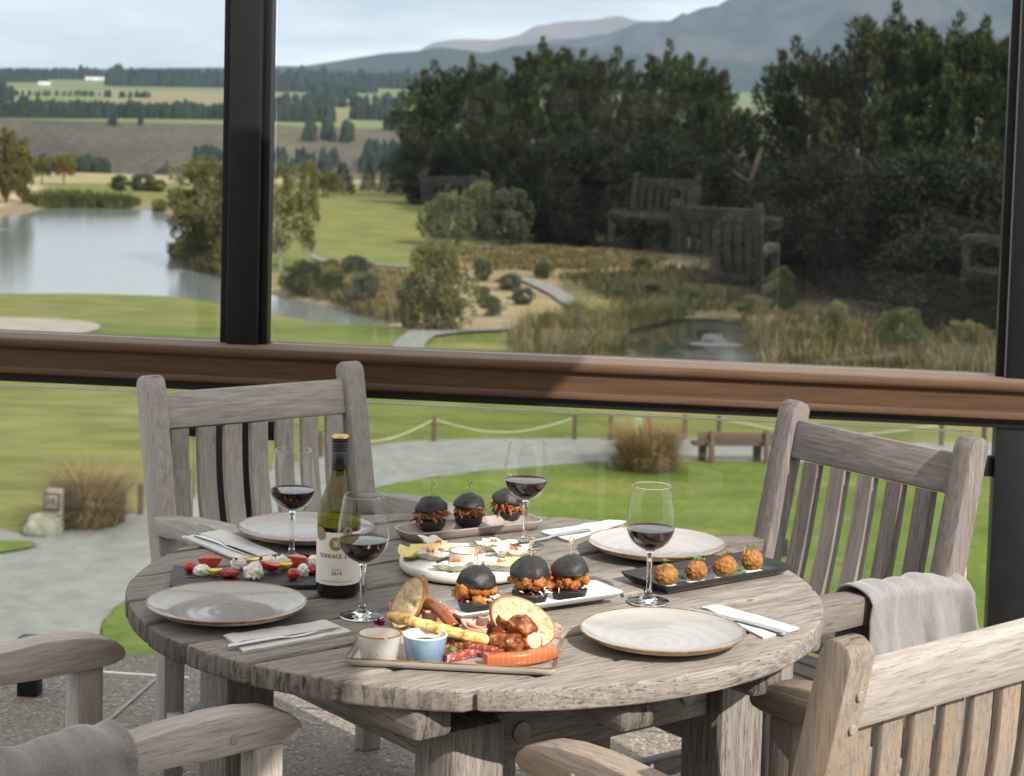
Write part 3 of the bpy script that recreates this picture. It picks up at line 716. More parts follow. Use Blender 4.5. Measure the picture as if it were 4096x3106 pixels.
def plant(name, label, cat, p, meshes, mat, bark='bark', group=None, s=1.0, rz=0.0, sz=None, parts=('trunk', 'crown')):
    t = empty(name, p, rz); t.scale = (s, s, sz or s); tag(t, label, cat, group)
    for nm, me, m in zip(parts, meshes, (bark, mat)):
        if me is not None: link(nm, me, m, t)
    return t
PV = [pine_meshes(10, 2.9, 31), pine_meshes(10, 2.5, 32), pine_meshes(10, 3.1, 33, 165), pine_meshes(10, 2.7, 34, 130, 95, 0.12)]
def pine(px, base, top, var, wmul, label):
    g = at_g(px, base); q = at_y(px, top, g.y); h = q.z - g.z
    s = h / 10 * 1.0; plant('pine_tree', label, 'tree', g, PV[var], 'pine', 'bark', 'pines beyond the garden', s * wmul, px * 0.013, s)
pines = [(1735, 800, 245, 0, 1.0, 'dark pine at the left end of the pine row, beside the fairway'), (1880, 805, 228, 1, 1.0, 'second dark pine from the fairway end of the row'),
         (2010, 850, 290, 3, 1.0, 'shorter dark pine in the dip of the row above the round shrubs'), (2165, 890, 158, 2, 0.85, 'tall pine above the round shrubs, first high crown of the row'),
         (2310, 915, 205, 1, 0.85, 'pine just right of the first high crown of the row'), (2440, 930, 190, 0, 0.85, 'pine with a flat twin top in the middle of the row'),
         (2660, 950, 168, 3, 0.78, 'pine with a narrow crown under the wooded hillside'), (2790, 965, 240, 1, 0.8, 'pine with a small pointed tip left of the green hillside strip'),
         (2895, 985, 385, 2, 0.68, 'low wide pine below the green hillside strip'), (3165, 1030, 148, 0, 0.78, 'broad pine right of the gap with the green hillside strip'),
         (3300, 1050, 190, 3, 0.8, 'pine filling the dip before the tallest pine'), (3540, 1080, 18, 1, 0.85, 'tallest pine with a ragged pointed crown'),
         (3650, 1090, 90, 0, 0.72, 'pine leaning on the right flank of the tallest pine'), (3775, 1100, 60, 2, 0.8, 'pine with upswept tips right of the tallest pine'),
         (3900, 1110, 80, 3, 0.85, 'pine before the pale hillside near the right post'), (4050, 1110, 92, 0, 0.9, 'pine cut by the right post of the screen'), (4230, 1110, 60, 1, 1.0, 'pine beyond the right post of the screen')]
for a in pines: pine(*a)
dm_, _t = trunk_mesh(5, 0.14, 0.05, 14, 77, 0.12); g = at_g(2925, 1010)
tag(link('dead_tree', dm_, 'bark_pale', None, Matrix.Translation(g + Vector((0, -3.0, 0)))), 'pale bare dead branches before the gap in the pine row', 'dead tree')
lm_, _t = trunk_mesh(6, 0.22, 0.12, 5, 79, 0.10); g = at_g(2965, 1110)
tag(link('bare_trunk', lm_, 'bark', None, Matrix.Translation(g)), 'dark leaning trunk at the marsh edge below the gap in the pine row', 'tree trunk')
# lower understory closing the gaps under the pines, their shade put into its leaf colour
US = round_tree_meshes(6, 3.4, 41, 110, 230, 0.028, 0.03, True, 6)
for i, (px, base, top, lab) in enumerate([(1700, 815, 560, 'dark leafy undergrowth tree at the foot of the leftmost pine'), (1960, 830, 520, 'dark undergrowth tree behind the round green shrubs'),
        (2260, 975, 560, 'dark undergrowth tree right of the round green shrubs'), (2520, 990, 540, 'dark undergrowth tree below the twin-topped pine'), (2760, 1010, 600, 'dark undergrowth tree below the low wide pine'),
        (3000, 1060, 640, 'dark undergrowth tree in the gap of the pine row'), (3230, 1130, 640, 'dark undergrowth tree under the broad pine'), (3450, 1190, 620, 'dark undergrowth tree left of the tallest pine trunk'),
        (3680, 1260, 640, 'dark undergrowth tree under the upswept pine'), (3880, 1290, 620, 'dark undergrowth tree beside the right post'), (3060, 1160, 860, 'low dark bush at the foot of the gap in the pine row'), (3760, 1330, 960, 'low dark bush behind the marsh near the right post'), (3990, 1340, 900, 'low dark bush cut by the right post')]):
    g = at_g(px, base); h = at_y(px, top, g.y).z - g.z
    plant('understory_tree', lab, 'tree', g, US, 'undergrowth', 'bark', 'undergrowth below the pines', h / 6 * (1.1 if h > 4 else 1.5), i * 1.7, h / 6)
# shrubs of the middle distance
SV = [round_tree_meshes(3, 1.7, 51, 60, 130, 0.055, 0.03, False, 4), round_tree_meshes(3, 1.9, 52, 80, 140, 0.05, 0.03, True, 4), round_tree_meshes(3, 1.6, 53, 56, 130, 0.055, 0.03, False, 4)]
def shrub(px, base, top, wpx, var, mat, label, name='shrub', cat='shrub', group=None):
    g = at_g(px, base); h = at_y(px, top, g.y).z - g.z; sc = FPX / g.y; sw = (wpx / 2 / sc) / 1.75
    plant(name, label, cat, g, SV[var], mat, 'bark', group, sw, px * 0.37, h / 3)
for a in [(1790, 985, 790, 230, 0, 'green_leaf', 'round dark green shrub at the left of the big shrub group'), (1930, 960, 748, 200, 1, 'green_leaf', 'tall green shrub in the middle of the big shrub group'),
          (2040, 985, 770, 210, 2, 'grey_leaf', 'grey-green shrub in the big shrub group before the pines'), (2160, 955, 745, 150, 0, 'green_leaf', 'green shrub with an ochre tip at the right of the group'),
          (2190, 960, 800, 110, 2, 'olive_leaf', 'yellowish shrub at the right edge of the big shrub group'),
          (1745, 1325, 990, 300, 1, 'olive_leaf', 'big feathery olive willow bush above the cart path'), (1640, 1310, 1130, 120, 0, 'grey_leaf', 'grey-green bush at the left foot of the willow bush'),
          (1460, 1235, 1100, 170, 2, 'grey_leaf', 'spiky grey-green bush on the bank of the inlet'), (1230, 1175, 1050, 210, 0, 'green_leaf', 'dark green bush at the water right of the post'), (1330, 1190, 1090, 130, 2, 'green_leaf', 'low green bush on the inlet bank'),
          (1420, 1115, 1030, 130, 1, 'grey_leaf', 'small grey bush below the thin path'), (1330, 1090, 1040, 100, 0, 'olive_leaf', 'small olive bush below the thin path'),
          (1930, 1125, 1040, 90, 2, 'grey_leaf', 'grey-green spiky bush in the tan grass right of the willow bush'), (2040, 1160, 1100, 110, 1, 'grey_leaf', 'round grey-green bush beside the bend of the far path'),
          (1930, 1215, 1150, 90, 0, 'grey_leaf', 'small grey-green bush right of the willow bush'), (2090, 1220, 1155, 120, 2, 'grey_leaf', 'grey-green mound left of the far path'), (1965, 1265, 1190, 100, 0, 'green_leaf', 'bright green mound below the grey mounds'),
          (2170, 1115, 1055, 80, 1, 'green_leaf', 'dark bush where the tan bank meets the far path'), (2570, 1085, 1035, 100, 0, 'green_leaf', 'dark bush on the tan grass bank'),
          (570, 765, 700, 110, 1, 'grey_leaf', 'left one of two clipped bushes on the far green'), (480, 765, 705, 90, 0, 'green_leaf', 'dark bush at the left of the two clipped bushes'), (630, 768, 722, 90, 2, 'olive_leaf', 'brownish bush at the right of the clipped bushes'),
          (790, 1060, 985, 150, 0, 'green_leaf', 'dark green bush on the tree headland by the lake'), (700, 1035, 975, 80, 2, 'olive_leaf', 'ochre bush at the tip of the headland'),
          (3120, 1250, 1080, 150, 0, 'green_leaf', 'dark bush behind the marsh left of the right post'), (3600, 1420, 1250, 200, 1, 'green_leaf', 'leafy bush at the marsh edge before the right post'), (3850, 1420, 1290, 180, 2, 'olive_leaf', 'olive bush cut by the rail near the right post'), (3350, 1400, 1220, 150, 0, 'olive_leaf', 'olive bush standing in the right part of the marsh'),
          (2480, 1240, 1160, 120, 1, 'green_leaf', 'green bush right of the yellow flax at the marsh'), (2620, 1200, 1130, 130, 0, 'grey_leaf', 'grey bush above the dark pond'), (2760, 1230, 1150, 140, 2, 'green_leaf', 'dark green bush behind the pond waterfall'), (2200, 1330, 1260, 120, 1, 'grey_leaf', 'grey-green bush at the bend above the rail'), (3000, 1290, 1190, 130, 0, 'olive_leaf', 'olive bush at the right bank of the pond'),
          (640, 850, 800, 80, 1, 'olive_leaf', 'low ochre bush at the far lake shore under the olive tree')]:
    shrub(*a)
# trees round the lake
TV = {'poplar': round_tree_meshes(6, 1.3, 61, 80, 140, 0.034, 0.10, True, 8), 'round': round_tree_meshes(4, 1.6, 62, 55, 130, 0.04, 0.36, False, 9),
      'olive': round_tree_meshes(8, 2.6, 63, 95, 130, 0.030, 0.14, False, 16, -0.05), 'gum': round_tree_meshes(8, 2.2, 64, 60, 90, 0.03, 0.2, True, 16), 'cone': cone_tree_meshes(6, 1.7, 65)}
def tree(kind, px, base, top, wpx, mat, label, bark='bark', name='tree'):
    g = at_g(px, base); h = at_y(px, top, g.y).z - g.z; H, W = {'poplar': (6, 1.5), 'round': (4, 1.8), 'olive': (8, 2.9), 'gum': (8, 2.5), 'cone': (6, 1.7)}[kind]
    plant(name, label, 'tree', g, TV[kind], mat, bark, None, (wpx / 2 / (FPX / g.y)) / W, px * 0.21, h / H)
for a in [('poplar', 25, 812, 515, 100, 'gold_leaf', 'golden tree at the left edge beyond the lake'), ('poplar', 92, 812, 555, 95, 'gold_leaf', 'golden tree on the sandy point, right of its twin'), ('poplar', -60, 812, 530, 110, 'gold_leaf', 'golden tree cut by the left edge beyond the lake'),
          ('round', 258, 738, 618, 110, 'gold_leaf', 'small round autumn tree alone on the far green'), ('round', 170, 735, 632, 90, 'olive_leaf', 'pale round tree beyond the sandy point'),
          ('olive', 800, 1050, 640, 300, 'olive_leaf', 'large olive-leaved tree on the lake headland left of the post', 'bark_pale'), ('olive', 930, 1085, 660, 220, 'olive_leaf', 'olive-leaved tree hidden behind the left post', 'bark_pale'),
          ('gum', 1120, 1100, 650, 150, 'olive_leaf', 'slender pale-trunked tree just right of the post', 'bark_pale'), ('gum', 1225, 1085, 640, 120, 'olive_leaf', 'second slender tree right of the post beside the fairway', 'bark_pale'), ('round', 1310, 790, 690, 120, 'olive_leaf', 'yellow-green round tree at the end of the fairway'),
          ('cone', 1370, 775, 645, 110, 'conifer_dark', 'dark conifer at the left end of the fairway'), ('round', 1290, 785, 700, 150, 'green_leaf', 'dark green bushy tree beside the fairway conifer'), ('cone', 1475, 768, 640, 80, 'conifer_dark', 'first of three small conifers at the fairway end'), ('cone', 1545, 775, 625, 80, 'conifer_dark', 'middle one of three small conifers at the fairway end'), ('cone', 1590, 778, 660, 90, 'conifer_dark', 'small conifer against the dark pines at the fairway end')]:
    tree(*a)
def blades(vs, fs, r, c, n, spread, h, wd, out=0.5, droop=0.3):
    for _ in range(n):
        a = r.uniform(0, 6.28); q = spread * math.sqrt(r.random()); p = c + Vector((math.cos(a) * q, math.sin(a) * q, 0)); hh = h * r.uniform(0.55, 1.1)
        tilt = out * (0.25 + q / max(spread, 1e-3)) * r.uniform(0.5, 1.3); d = Vector((math.cos(a + r.uniform(-.6, .6)), math.sin(a + r.uniform(-.6, .6)), 0))
        s = Vector((-d.y, d.x, 0)) * (wd / 2); o = len(vs)
        p1 = p + d * (hh * tilt * 0.35) + Vector((0, 0, hh * 0.55)); p2 = p + d * (hh * tilt) + Vector((0, 0, hh * (1 - droop * tilt)))
        vs += [p - s, p + s, p1 + s * 0.8, p1 - s * 0.8, p2]; fs += [(o, o + 1, o + 2, o + 3), (o + 3, o + 2, o + 4)]
def tussock(name, px, base, wpx, hpx, label, seed, mat='tussock', n=1500):
    g = at_g(px, base); sc = FPX / g.y; vs, fs = [], []; r = random.Random(seed); sp = wpx / sc / 2
    blades(vs, fs, r, Vector((0, 0, -0.02)), n, sp * 0.45, hpx / sc, 0.014, 0.75, 0.35)
    blades(vs, fs, r, Vector((0, 0, -0.02)), n // 2, sp * 0.7, hpx / sc * 0.55, 0.016, 0.9, 0.4)
    t = empty(name, g); tag(t, label, 'grass tussock', 'tussocks along the gravel path'); link('blades', mesh('tussock', vs, fs, False), mat, t)
tussock('grass_tussock', 352, 2106, 330, 320, 'golden tussock beside the wooden number post and rock', 71)
tussock('grass_tussock', 2585, 1885, 320, 265, 'brown tussock on the lawn beside the bench', 72)
def mass(name, label, px_poly, n, h, wd, mat, seed, spread=0.35, cl=14):
    r = random.Random(seed); xs = [p[0] for p in px_poly]; ys = [p[1] for p in px_poly]; vs, fs = [], []
    k = 0
    while k < n:
        x = r.uniform(min(xs), max(xs)); y = r.uniform(min(ys), max(ys))
        if sdist((x, y), px_poly) > 0: continue
        k += 1; g = at_g(x, y); blades(vs, fs, r, g, cl, spread, h * r.uniform(0.6, 1.2), wd, 0.35, 0.3)
    return tag(link(name, mesh(name, vs, fs, False), mat), label, 'reeds', None, 'stuff')
mass('tan_grass', 'tall tan grass on the bank below the pines', [(1830, 1000), (2100, 990), (2500, 1010), (2700, 1060), (2300, 1085), (1900, 1080)], 380, 0.30, 0.07, 'rush', 81, 0.8, 16)
mass('marsh_rushes', 'brown rushes filling the marsh above the rail', [(2080, 1330), (2200, 1290), (2450, 1280), (2640, 1330), (2700, 1450), (2050, 1440)], 300, 0.75, 0.03, 'rush', 82, 0.4, 18)
mass('green_rushes', 'green rushes in the marsh right of the tan ones', [(2350, 1330), (2600, 1280), (2760, 1250), (2700, 1400), (2400, 1450)], 200, 0.7, 0.035, 'rush_green', 83, 0.4, 18)
mass('mixed_rushes', 'mixed rushes in the right part of the marsh', [(3000, 1290), (3300, 1270), (4000, 1330), (4050, 1500), (3000, 1480)], 260, 0.6, 0.035, 'rush', 84, 0.4, 18)
mass('tall_sedge', 'dark green sedge between the rushes at the marsh', [(3060, 1280), (3300, 1260), (4000, 1320), (4050, 1500), (3080, 1480)], 260, 0.55, 0.045, 'sedge', 89, 0.5, 18)
mass('dark_rushes', 'dark sedges beyond the far path', [(2250, 1110), (2700, 1075), (3000, 1130), (2900, 1250), (2500, 1230)], 330, 0.5, 0.06, 'sedge', 85, 0.7, 16)  # darker sedge colour stands for the shade of the trees here
mass('bank_grass', 'dry tufts of grass on the inlet bank', [(1100, 1150), (1300, 1080), (1640, 1110), (1660, 1290), (1560, 1290), (1300, 1205)], 420, 0.55, 0.05, 'rush', 86, 0.4, 16)
mass('lake_reeds', 'green reeds along the far shore of the lake', [(130, 805), (300, 800), (520, 815), (520, 832), (240, 828), (150, 830)], 260, 0.85, 0.10, 'rush_green', 87, 0.8, 14)
mass('headland_grass', 'dry grass on the tree headland by the lake', [(700, 1010), (760, 1000), (960, 1060), (960, 1120), (780, 1075)], 160, 0.7, 0.07, 'rush', 88, 0.5, 16)
tussock('flax_clump', 2330, 1275, 120, 130, 'pale yellow flax clump beside the far cart path', 73, 'flax_leaf', 260)
tussock('flax_clump', 2420, 1290, 160, 130, 'yellow flax clump right of the pale one', 74, 'flax_leaf', 300)
tussock('flax_clump', 2290, 1280, 80, 120, 'green flax clump at the end of the far path', 75, 'rush_green', 200)
# waterfall on the pond
g = at_z(2870, 1385, POND_Z); sc = FPX / g.y
vs, fs = loft([[Vector((g.x + (xx + 0.12 * math.sin(zz * 9 + xx * 4)) * (0.35 + 0.35 * (1 - zz / 0.8)), g.y + 0.9 + zz * 0.9 + 0.1 * math.sin(xx * 7), POND_Z + 0.02 + zz + dz)) for xx, dz in [(-0.5, 0), (-0.25, .05), (0, .03), (0.25, .06), (0.5, 0), (0.25, -.12), (-0.25, -.12)]] for zz in (0.0, 0.05, 0.10, 0.15, 0.2)])
tag(link('waterfall', mesh('waterfall', vs, fs), 'foam'), 'small white waterfall dropping into the dark marsh pond', 'waterfall')
bm = bmesh.new(); bmesh.ops.create_circle(bm, cap_ends=True, segments=24, radius=1.0)
me = bm_mesh('foam', bm, False); link_w(link('pond_foam', me, 'foam', None, Matrix.Translation((g.x, g.y + 0.3, POND_Z + 0.012)) @ Matrix.Diagonal((0.85, 0.55, 1, 1))))

# ------------------------------------------------------------------ path furniture
post_px = [(490, 2092), (562, 2060), (766, 1992), (1281, 1830), (1735, 1767), (2298, 1759), (2441, 1763), (2592, 1760), (2738, 1758), (2875, 1760), (3765, 1784), (3935, 1790)]
post_lab = ['short brown post just right of the golden tussock', 'short brown post hidden half behind the left chair post', 'short brown post seen between the left slats of the far chair', 'short brown post seen between the right slats of the far chair',
            'brown rope post standing alone at the gravel edge behind the sliders', 'brown rope post at the right end of the sagging rope', 'brown post left of the lawn tussock', 'brown post hidden behind the lawn tussock', 'brown post between the tussock and the bench', 'brown post behind the bench',
            'brown post seen over the top rail of the right chair', 'brown post beside the right chair post']
tops = []
for (px, py), lab in zip(post_px, post_lab):
    g = at_z(px, py, -5.48); t = empty('path_post', g); tag(t, lab, 'post', 'posts along the gravel path')
    link('shaft', prism(rrect(0.045, 0.045, 0.02, 3), 0.56, 0.008, 1, -0.05), 'wood_post', t); tops.append(g + Vector((0, 0, 0.45)))
plain('rope', (0.5, 0.5, 0.42), 0.9)
for i, j, lab in ((3, 4, 'pale rope sagging left of the lone rope post'), (4, 5, 'pale rope sagging right of the lone rope post'), (9, 10, 'pale rope running right from the bench post')):
    a, b_ = tops[i], tops[j]; pts = [a.lerp(b_, k / 16) - Vector((0, 0, 0.28 * math.sin(math.pi * k / 16))) for k in range(17)]
    v, f = tube(pts, 0.007, 6); tag(link('rope', mesh('rope', v, f), 'rope'), lab, 'rope', 'ropes between the path posts')
g = at_z(218, 2130, -5.47); t = empty('number_post', g, R_(-8)); tag(t, 'grey wooden post with the number 16 plaque beside the golden tussock', 'sign')
boxo('post', (0, 0, 0.33), (0.27, 0.13, 0.72), 'wood_sign', t, 0.02)
boxo('plaque_frame', (-0.02, -0.075, 0.50), (0.26, 0.03, 0.27), 'wood_post', t, 0.006)
boxo('plaque', (-0.02, -0.097, 0.50), (0.20, 0.02, 0.21), 'wood_sign', t, 0.004)
def text_mesh(s, size, ext=0.0, align='CENTER'):
    c = bpy.data.curves.new('t', 'FONT'); c.body = s; c.size = size; c.align_x = align; c.align_y = 'CENTER'; c.extrude = ext; c.resolution_u = 4
    o = bpy.data.objects.new('t', c); coll.objects.link(o); bpy.context.view_layer.update()
    me = bpy.data.meshes.new_from_object(o); bpy.data.objects.remove(o); bpy.data.curves.remove(c); return me
plain('ink', (0.03, 0.028, 0.026), 0.7)
link('lettering', text_mesh('16', 0.19, 0.004), 'ink', t, frame((1, 0, 0), (0, 0, 1), (-0.02, -0.112, 0.50)))
multi('rock', [(0.3, (0.13, 0.13, 0.10)), (0.55, (0.21, 0.215, 0.17)), (0.8, (0.32, 0.33, 0.29))], 4, 0.95, 0.1, 6, 0.8, 6, 0.05)
g = at_z(172, 2148, -5.5); o = link('rock', blob(0.28, 0.22, 0.26, 4, 0.28, 1.4, 5, 4, -0.3), 'rock', None, Matrix.Translation(g + Vector((0, 0, 0.09)))); tag(o, 'pale lichen rock at the foot of the number post', 'rock')
g = at_z(2480, 1868, -5.45); o = link('rock', blob(0.22, 0.2, 0.2, 4, 0.25, 1.4, 8, 4, -0.3), 'rock', None, Matrix.Translation(g + Vector((0, 0, 0.05)))); tag(o, 'grey rock at the left foot of the lawn tussock', 'rock')
plain('teal', (0.12, 0.33, 0.30), 0.6); plain('bin_white', (0.45, 0.46, 0.45), 0.6)
g = at_z(2548, 1800, -5.45); t = empty('ball_washer', g); tag(t, 'pale upright stand with a teal cap behind the lawn tussock', 'ball washer')
link('post', lathe([(0, 0), (0.05, 0), (0.05, 0.35), (0.09, 0.38), (0.09, 0.55), (0, 0.56)], 16), 'bin_white', t); link('cap', lathe([(0, 0.56), (0.1, 0.56), (0.09, 0.62), (0, 0.64)], 16), 'teal', t)
# bench
A = at_z(2845, 1852, -5.45); B = at_z(3065, 1852, -5.45); c = (A + B) / 2; L_ = (B - A).length
t = empty('park_bench', c, math.atan2(B.y - A.y, B.x - A.x)); tag(t, 'brown timber bench on the lawn edge beside the gravel path', 'bench')
for s in (-1, 1):
    beam('leg', (s * L_ / 2, -0.02, -0.05), (s * L_ / 2, 0.02, 0.62), 0.09, 0.13, (1, 0, 0), 'wood_bench', t, 0.008)
    beam('leg', (s * L_ / 2 - 0.11, 0.28, -0.05), (s * L_ / 2 - 0.11, 0.28, 0.36), 0.16, 0.09, (1, 0, 0), 'wood_bench', t, 0.008)
beam('backrest', (-L_ / 2 - 0.27, 0.06, 0.50), (L_ / 2 + 0.17, 0.06, 0.50), 0.05, 0.16, (0, 1, 0), 'wood_bench', t, 0.008)
beam('seat', (-L_ / 2 - 0.33, 0.25, 0.34), (L_ / 2 + 0.2, 0.25, 0.34), 0.32, 0.07, (0, 1, 0), 'wood_bench', t, 0.008)

# ------------------------------------------------------------------ terrace
DR = Vector((0.9915, -0.130, 0)); AW = Vector((0.130, 0.9915, 0)); A0 = Vector((-1.335, 5.214, 0))    # rail direction, away, front edge of the rail
def S(s, t, z=0.0): return A0 + DR * s + AW * t + Vector((0, 0, z))
E0 = S(-9, 0.52); E1 = S(9, 0.52)
vs = [(E0.x, E0.y, 0), (E1.x, E1.y, 0), (9, -14, 0), (-9, -14, 0), (E0.x, E0.y, -5.6), (E1.x, E1.y, -5.6)]
tag(link('terrace_floor', mesh('terrace', vs, [(3, 2, 1, 0), (0, 1, 5, 4)], False), 'aggregate'), kind='structure')
for a, b_ in (((400, 2910), (596, 2738)), ((4096, 2995), (2300, 2892))):
    p, q = at_z(*a, 0.004), at_z(*b_, 0.004); d = (q - p).normalized(); p -= d * (4 if a[0] < 1000 else 6); q += d * (0.35 if a[0] < 1000 else 6); s = Vector((-d.y, d.x, 0)) * 0.006
    if a[0] < 1000: tag(link('floor_joint', mesh('joint', [p - s, p + s, q + s, q - s], [(0, 1, 2, 3)], False), 'joint'), kind='structure')
bal = empty('glass_balustrade', S(1.3, 0.08)); tag(bal, 'glass wind screen with black steel posts and a brown painted timber rail', 'balustrade')
BI = bal.matrix_basis.inverted() if False else Matrix.Translation(-Vector(bal.location))
def bpart(name, me, mat, mw): return link(name, me, mat, bal, BI @ mw)
def along(s0, s1, t, z): return frame(DR, AW, S((s0 + s1) / 2, t, z))
RT = 0.98
rail_prof = [(0.0, -0.012), (0.003, -0.004), (0.012, 0.0), (0.150, 0.0), (0.158, -0.01), (0.158, -0.075), (0.016, -0.075), (0.006, -0.077), (0.001, -0.084), (0.002, -0.094), (0.010, -0.098), (0.014, -0.072), (0.014, -0.028), (0.004, -0.024)]
def rail_piece(outline, s0, s1, bev=0.0):   # outline (t, z) swept along the rail
    me = prism([(t, z) for t, z in outline], s1 - s0, bev)
    return me, frame(AW, (0, 0, 1), S((s0 + s1) / 2, 0, RT))
def rp(name, outline, s0, s1, mat, bev=0.0, parent=None):
    """swept piece whose local x runs along the rail"""
    n = len(outline); ln = (s1 - s0) / 2
    r0 = [Vector((-ln, t, z)) for t, z in outline]; r1 = [Vector((ln, t, z)) for t, z in outline]
    v, f = loft([r0, r1]); me = mesh(name, v, f, True, 45)
    o = link(name, me, mat, parent or bal, (BI @ frame(DR, AW, S((s0 + s1) / 2, 0, RT))) if parent is None else Matrix.Identity(4)); return o
hr = rp('handrail_cap', [(0.0, -0.014), (0.002, -0.006), (0.007, -0.001), (0.016, 0.0), (0.155, 0.0), (0.160, -0.006), (0.160, -0.026), (0.004, -0.026), (0.0, -0.021)], -1.5, 4.2, 'rail_paint')
rp('handrail_fascia', [(0.014, -0.0265), (0.140, -0.0265), (0.140, -0.078), (0.014, -0.078)], -1.5, 4.2, 'rail_paint')
rp('handrail_bead', [(0.005, -0.0785), (0.130, -0.0785), (0.130, -0.098), (0.008, -0.098), (0.001, -0.093), (0.0, -0.085)], -1.5, 4.2, 'rail_paint')
rp('steel_channel', [(0.016, -0.0985), (0.11, -0.0985), (0.11, -0.118), (0.016, -0.118)], -1.5, 4.2, 'steel')
p_left = at_y(968, 1355, 5.2); s_l = (p_left - A0).dot(DR); SP = 2.0
def box_sz(name, s0, s1, t0, t1, z0, z1, mat, bev=0.003):
    me = box_mesh(s1 - s0, t1 - t0, z1 - z0, bev)
    if len(me.materials) and me.materials[0].name != mat: me = me.copy(); me.materials.clear()
    return link(name, me, mat, bal, BI @ frame(DR, AW, S((s0 + s1) / 2, (t0 + t1) / 2, (z0 + z1) / 2)))
for k, sc_ in enumerate((s_l - SP, s_l, s_l + SP)):
    box_sz('post', sc_ - 0.042, sc_ + 0.042, 0.06, 0.145, RT - 0.002, 2.46, 'steel', 0.006)
    box_sz('glazing_channel', sc_ - 0.066, sc_ - 0.0425, 0.09, 0.13, RT - 0.002, 2.46, 'steel', 0.002)
    box_sz('glazing_channel', sc_ + 0.0425, sc_ + 0.062, 0.085, 0.13, RT - 0.002, 2.46, 'steel', 0.002)
    box_sz('channel_trim', sc_ - 0.0465, sc_ - 0.0425, 0.082, 0.0895, RT - 0.002, 2.46, 'bright_edge', 0.0)
    box_sz('baluster_post', sc_ - 0.068, sc_ + 0.045, 0.02, 0.10, 0.0, RT - 0.1185, 'steel', 0.004)
    box_sz('base_plate', sc_ - 0.11, sc_ + 0.06, 0.0, 0.12, 0.0, 0.012, 'steel', 0.002)
    for e0, e1 in ((sc_ - 0.19, sc_ - 0.0685), (sc_ + 0.0455, sc_ + 0.115)):
        box_sz('glass_clamp', e0, e1, 0.035, 0.065, 0.735, 0.785, 'steel', 0.003)
for k in range(2):
    a = s_l - SP + k * SP; b_ = a + SP
    box_sz('screen_pane', a + 0.0725, b_ - 0.0665, 0.106, 0.114, RT + 0.001, 2.459, 'screen_pane', 0.0)
    box_sz('balustrade_pane', a + 0.075, b_ - 0.125, 0.046, 0.056, 0.088, 0.842, 'pane', 0.0)
    box_sz('pane_edge', a + 0.075, b_ - 0.125, 0.046, 0.056, 0.8425, 0.8460, 'glass_edge', 0.0)
    box_sz('pane_edge', a + 0.075, b_ - 0.125, 0.046, 0.056, 0.0845, 0.0875, 'glass_edge', 0.0)
    box_sz('pane_edge', b_ - 0.1245, b_ - 0.122, 0.046, 0.056, 0.0845, 0.8460, 'glass_edge', 0.0)
box_sz('head_beam', -1.5, 4.2, 0.05, 0.16, 2.4605, 2.56, 'steel', 0.004)
p = at_z(132, 2768, 0); s_ = (p - A0).dot(DR); t_ = (p - A0).dot(AW)
box_sz('glass_foot', s_ - 0.028, s_ + 0.028, 0.062, 0.11, 0.0, 0.16, 'steel', 0.003)

# the clubhouse behind the camera, which the panes mirror in place of bright sky
bld = empty('clubhouse', (0, -9, 0)); tag(bld, 'dark clubhouse wall with a window band mirrored in the glass screen', 'building')
boxo('wall', (0, -0.3, 1.6), (34, 0.4, 3.2), 'wall_dark', bld)
for k in range(4):
    wn = boxo('window', (-6 + k * 3.6, -0.09, 1.35), (2.6, 0.05, 1.1), 'window_glass', bld)
    boxo('frame', (-6 + k * 3.6, -0.08, 0.78), (2.7, 0.08, 0.05), 'wood_post', bld)
boxo('sign_board', (-2.71, -0.08, 1.52), (1.45, 0.04, 0.26), 'wood_sign', bld)
boxo('roof', (0, 0.3, 3.3), (34.6, 2.4, 0.2), 'wall_dark', bld, 0.02)
# umbrella added out of view to shade the left of the table
def canvas():
    m, nt, N, L, b = new_mat('canvas'); b.inputs['Base Color'].default_value = (0.70, 0.66, 0.58, 1); b.inputs['Roughness'].default_value = 0.9
    tr = N.new('ShaderNodeBsdfTranslucent'); tr.inputs[0].default_value = (0.70, 0.66, 0.58, 1)
    mx = N.new('ShaderNodeMixShader'); mx.inputs[0].default_value = 0.36; L.new(b.outputs[0], mx.inputs[1]); L.new(tr.outputs[0], mx.inputs[2]); L.new(mx.outputs[0], N['Material Output'].inputs['Surface']); M['canvas'] = m
canvas()
um = empty('added_shade_umbrella', (-2.4, 1.6, 0)); tag(um, 'large cream umbrella added out of view to shade the left of the table', 'umbrella')
U0 = Vector(um.location); cor = [Vector((1.17, 0.3, 2.6)), Vector((1.535, 4.0, 2.6)), Vector((-1.6, 4.3, 2.6)), Vector((-1.95, 0.6, 2.6))]; apx = Vector((-0.2, 2.3, 2.98))
link('canopy', mesh('canopy', [c - U0 for c in cor] + [apx - U0], [(0, 1, 4), (1, 2, 4), (2, 3, 4), (3, 0, 4)], False), 'canvas', um)
for c in cor: v, f = tube([apx - U0 - Vector((0, 0, 0.05)), c - U0 - Vector((0, 0, 0.03))], 0.012, 8); link('rib', mesh('rib', v, f), 'steel', um)
v, f = tube([(0, 0, 0), (0, 0, 3.0)], 0.045, 16); link('pole', mesh('pole', v, f), 'steel', um)
v, f = tube([(0, 0, 2.9), (0.9, 0.3, 3.12), tuple(apx - U0 + Vector((0, 0, 0.12)))], 0.03, 12); link('arm', mesh('arm', v, f), 'steel', um)
boxo('base', (0, 0, 0.06), (0.8, 0.8, 0.12), 'concrete', um, 0.01)

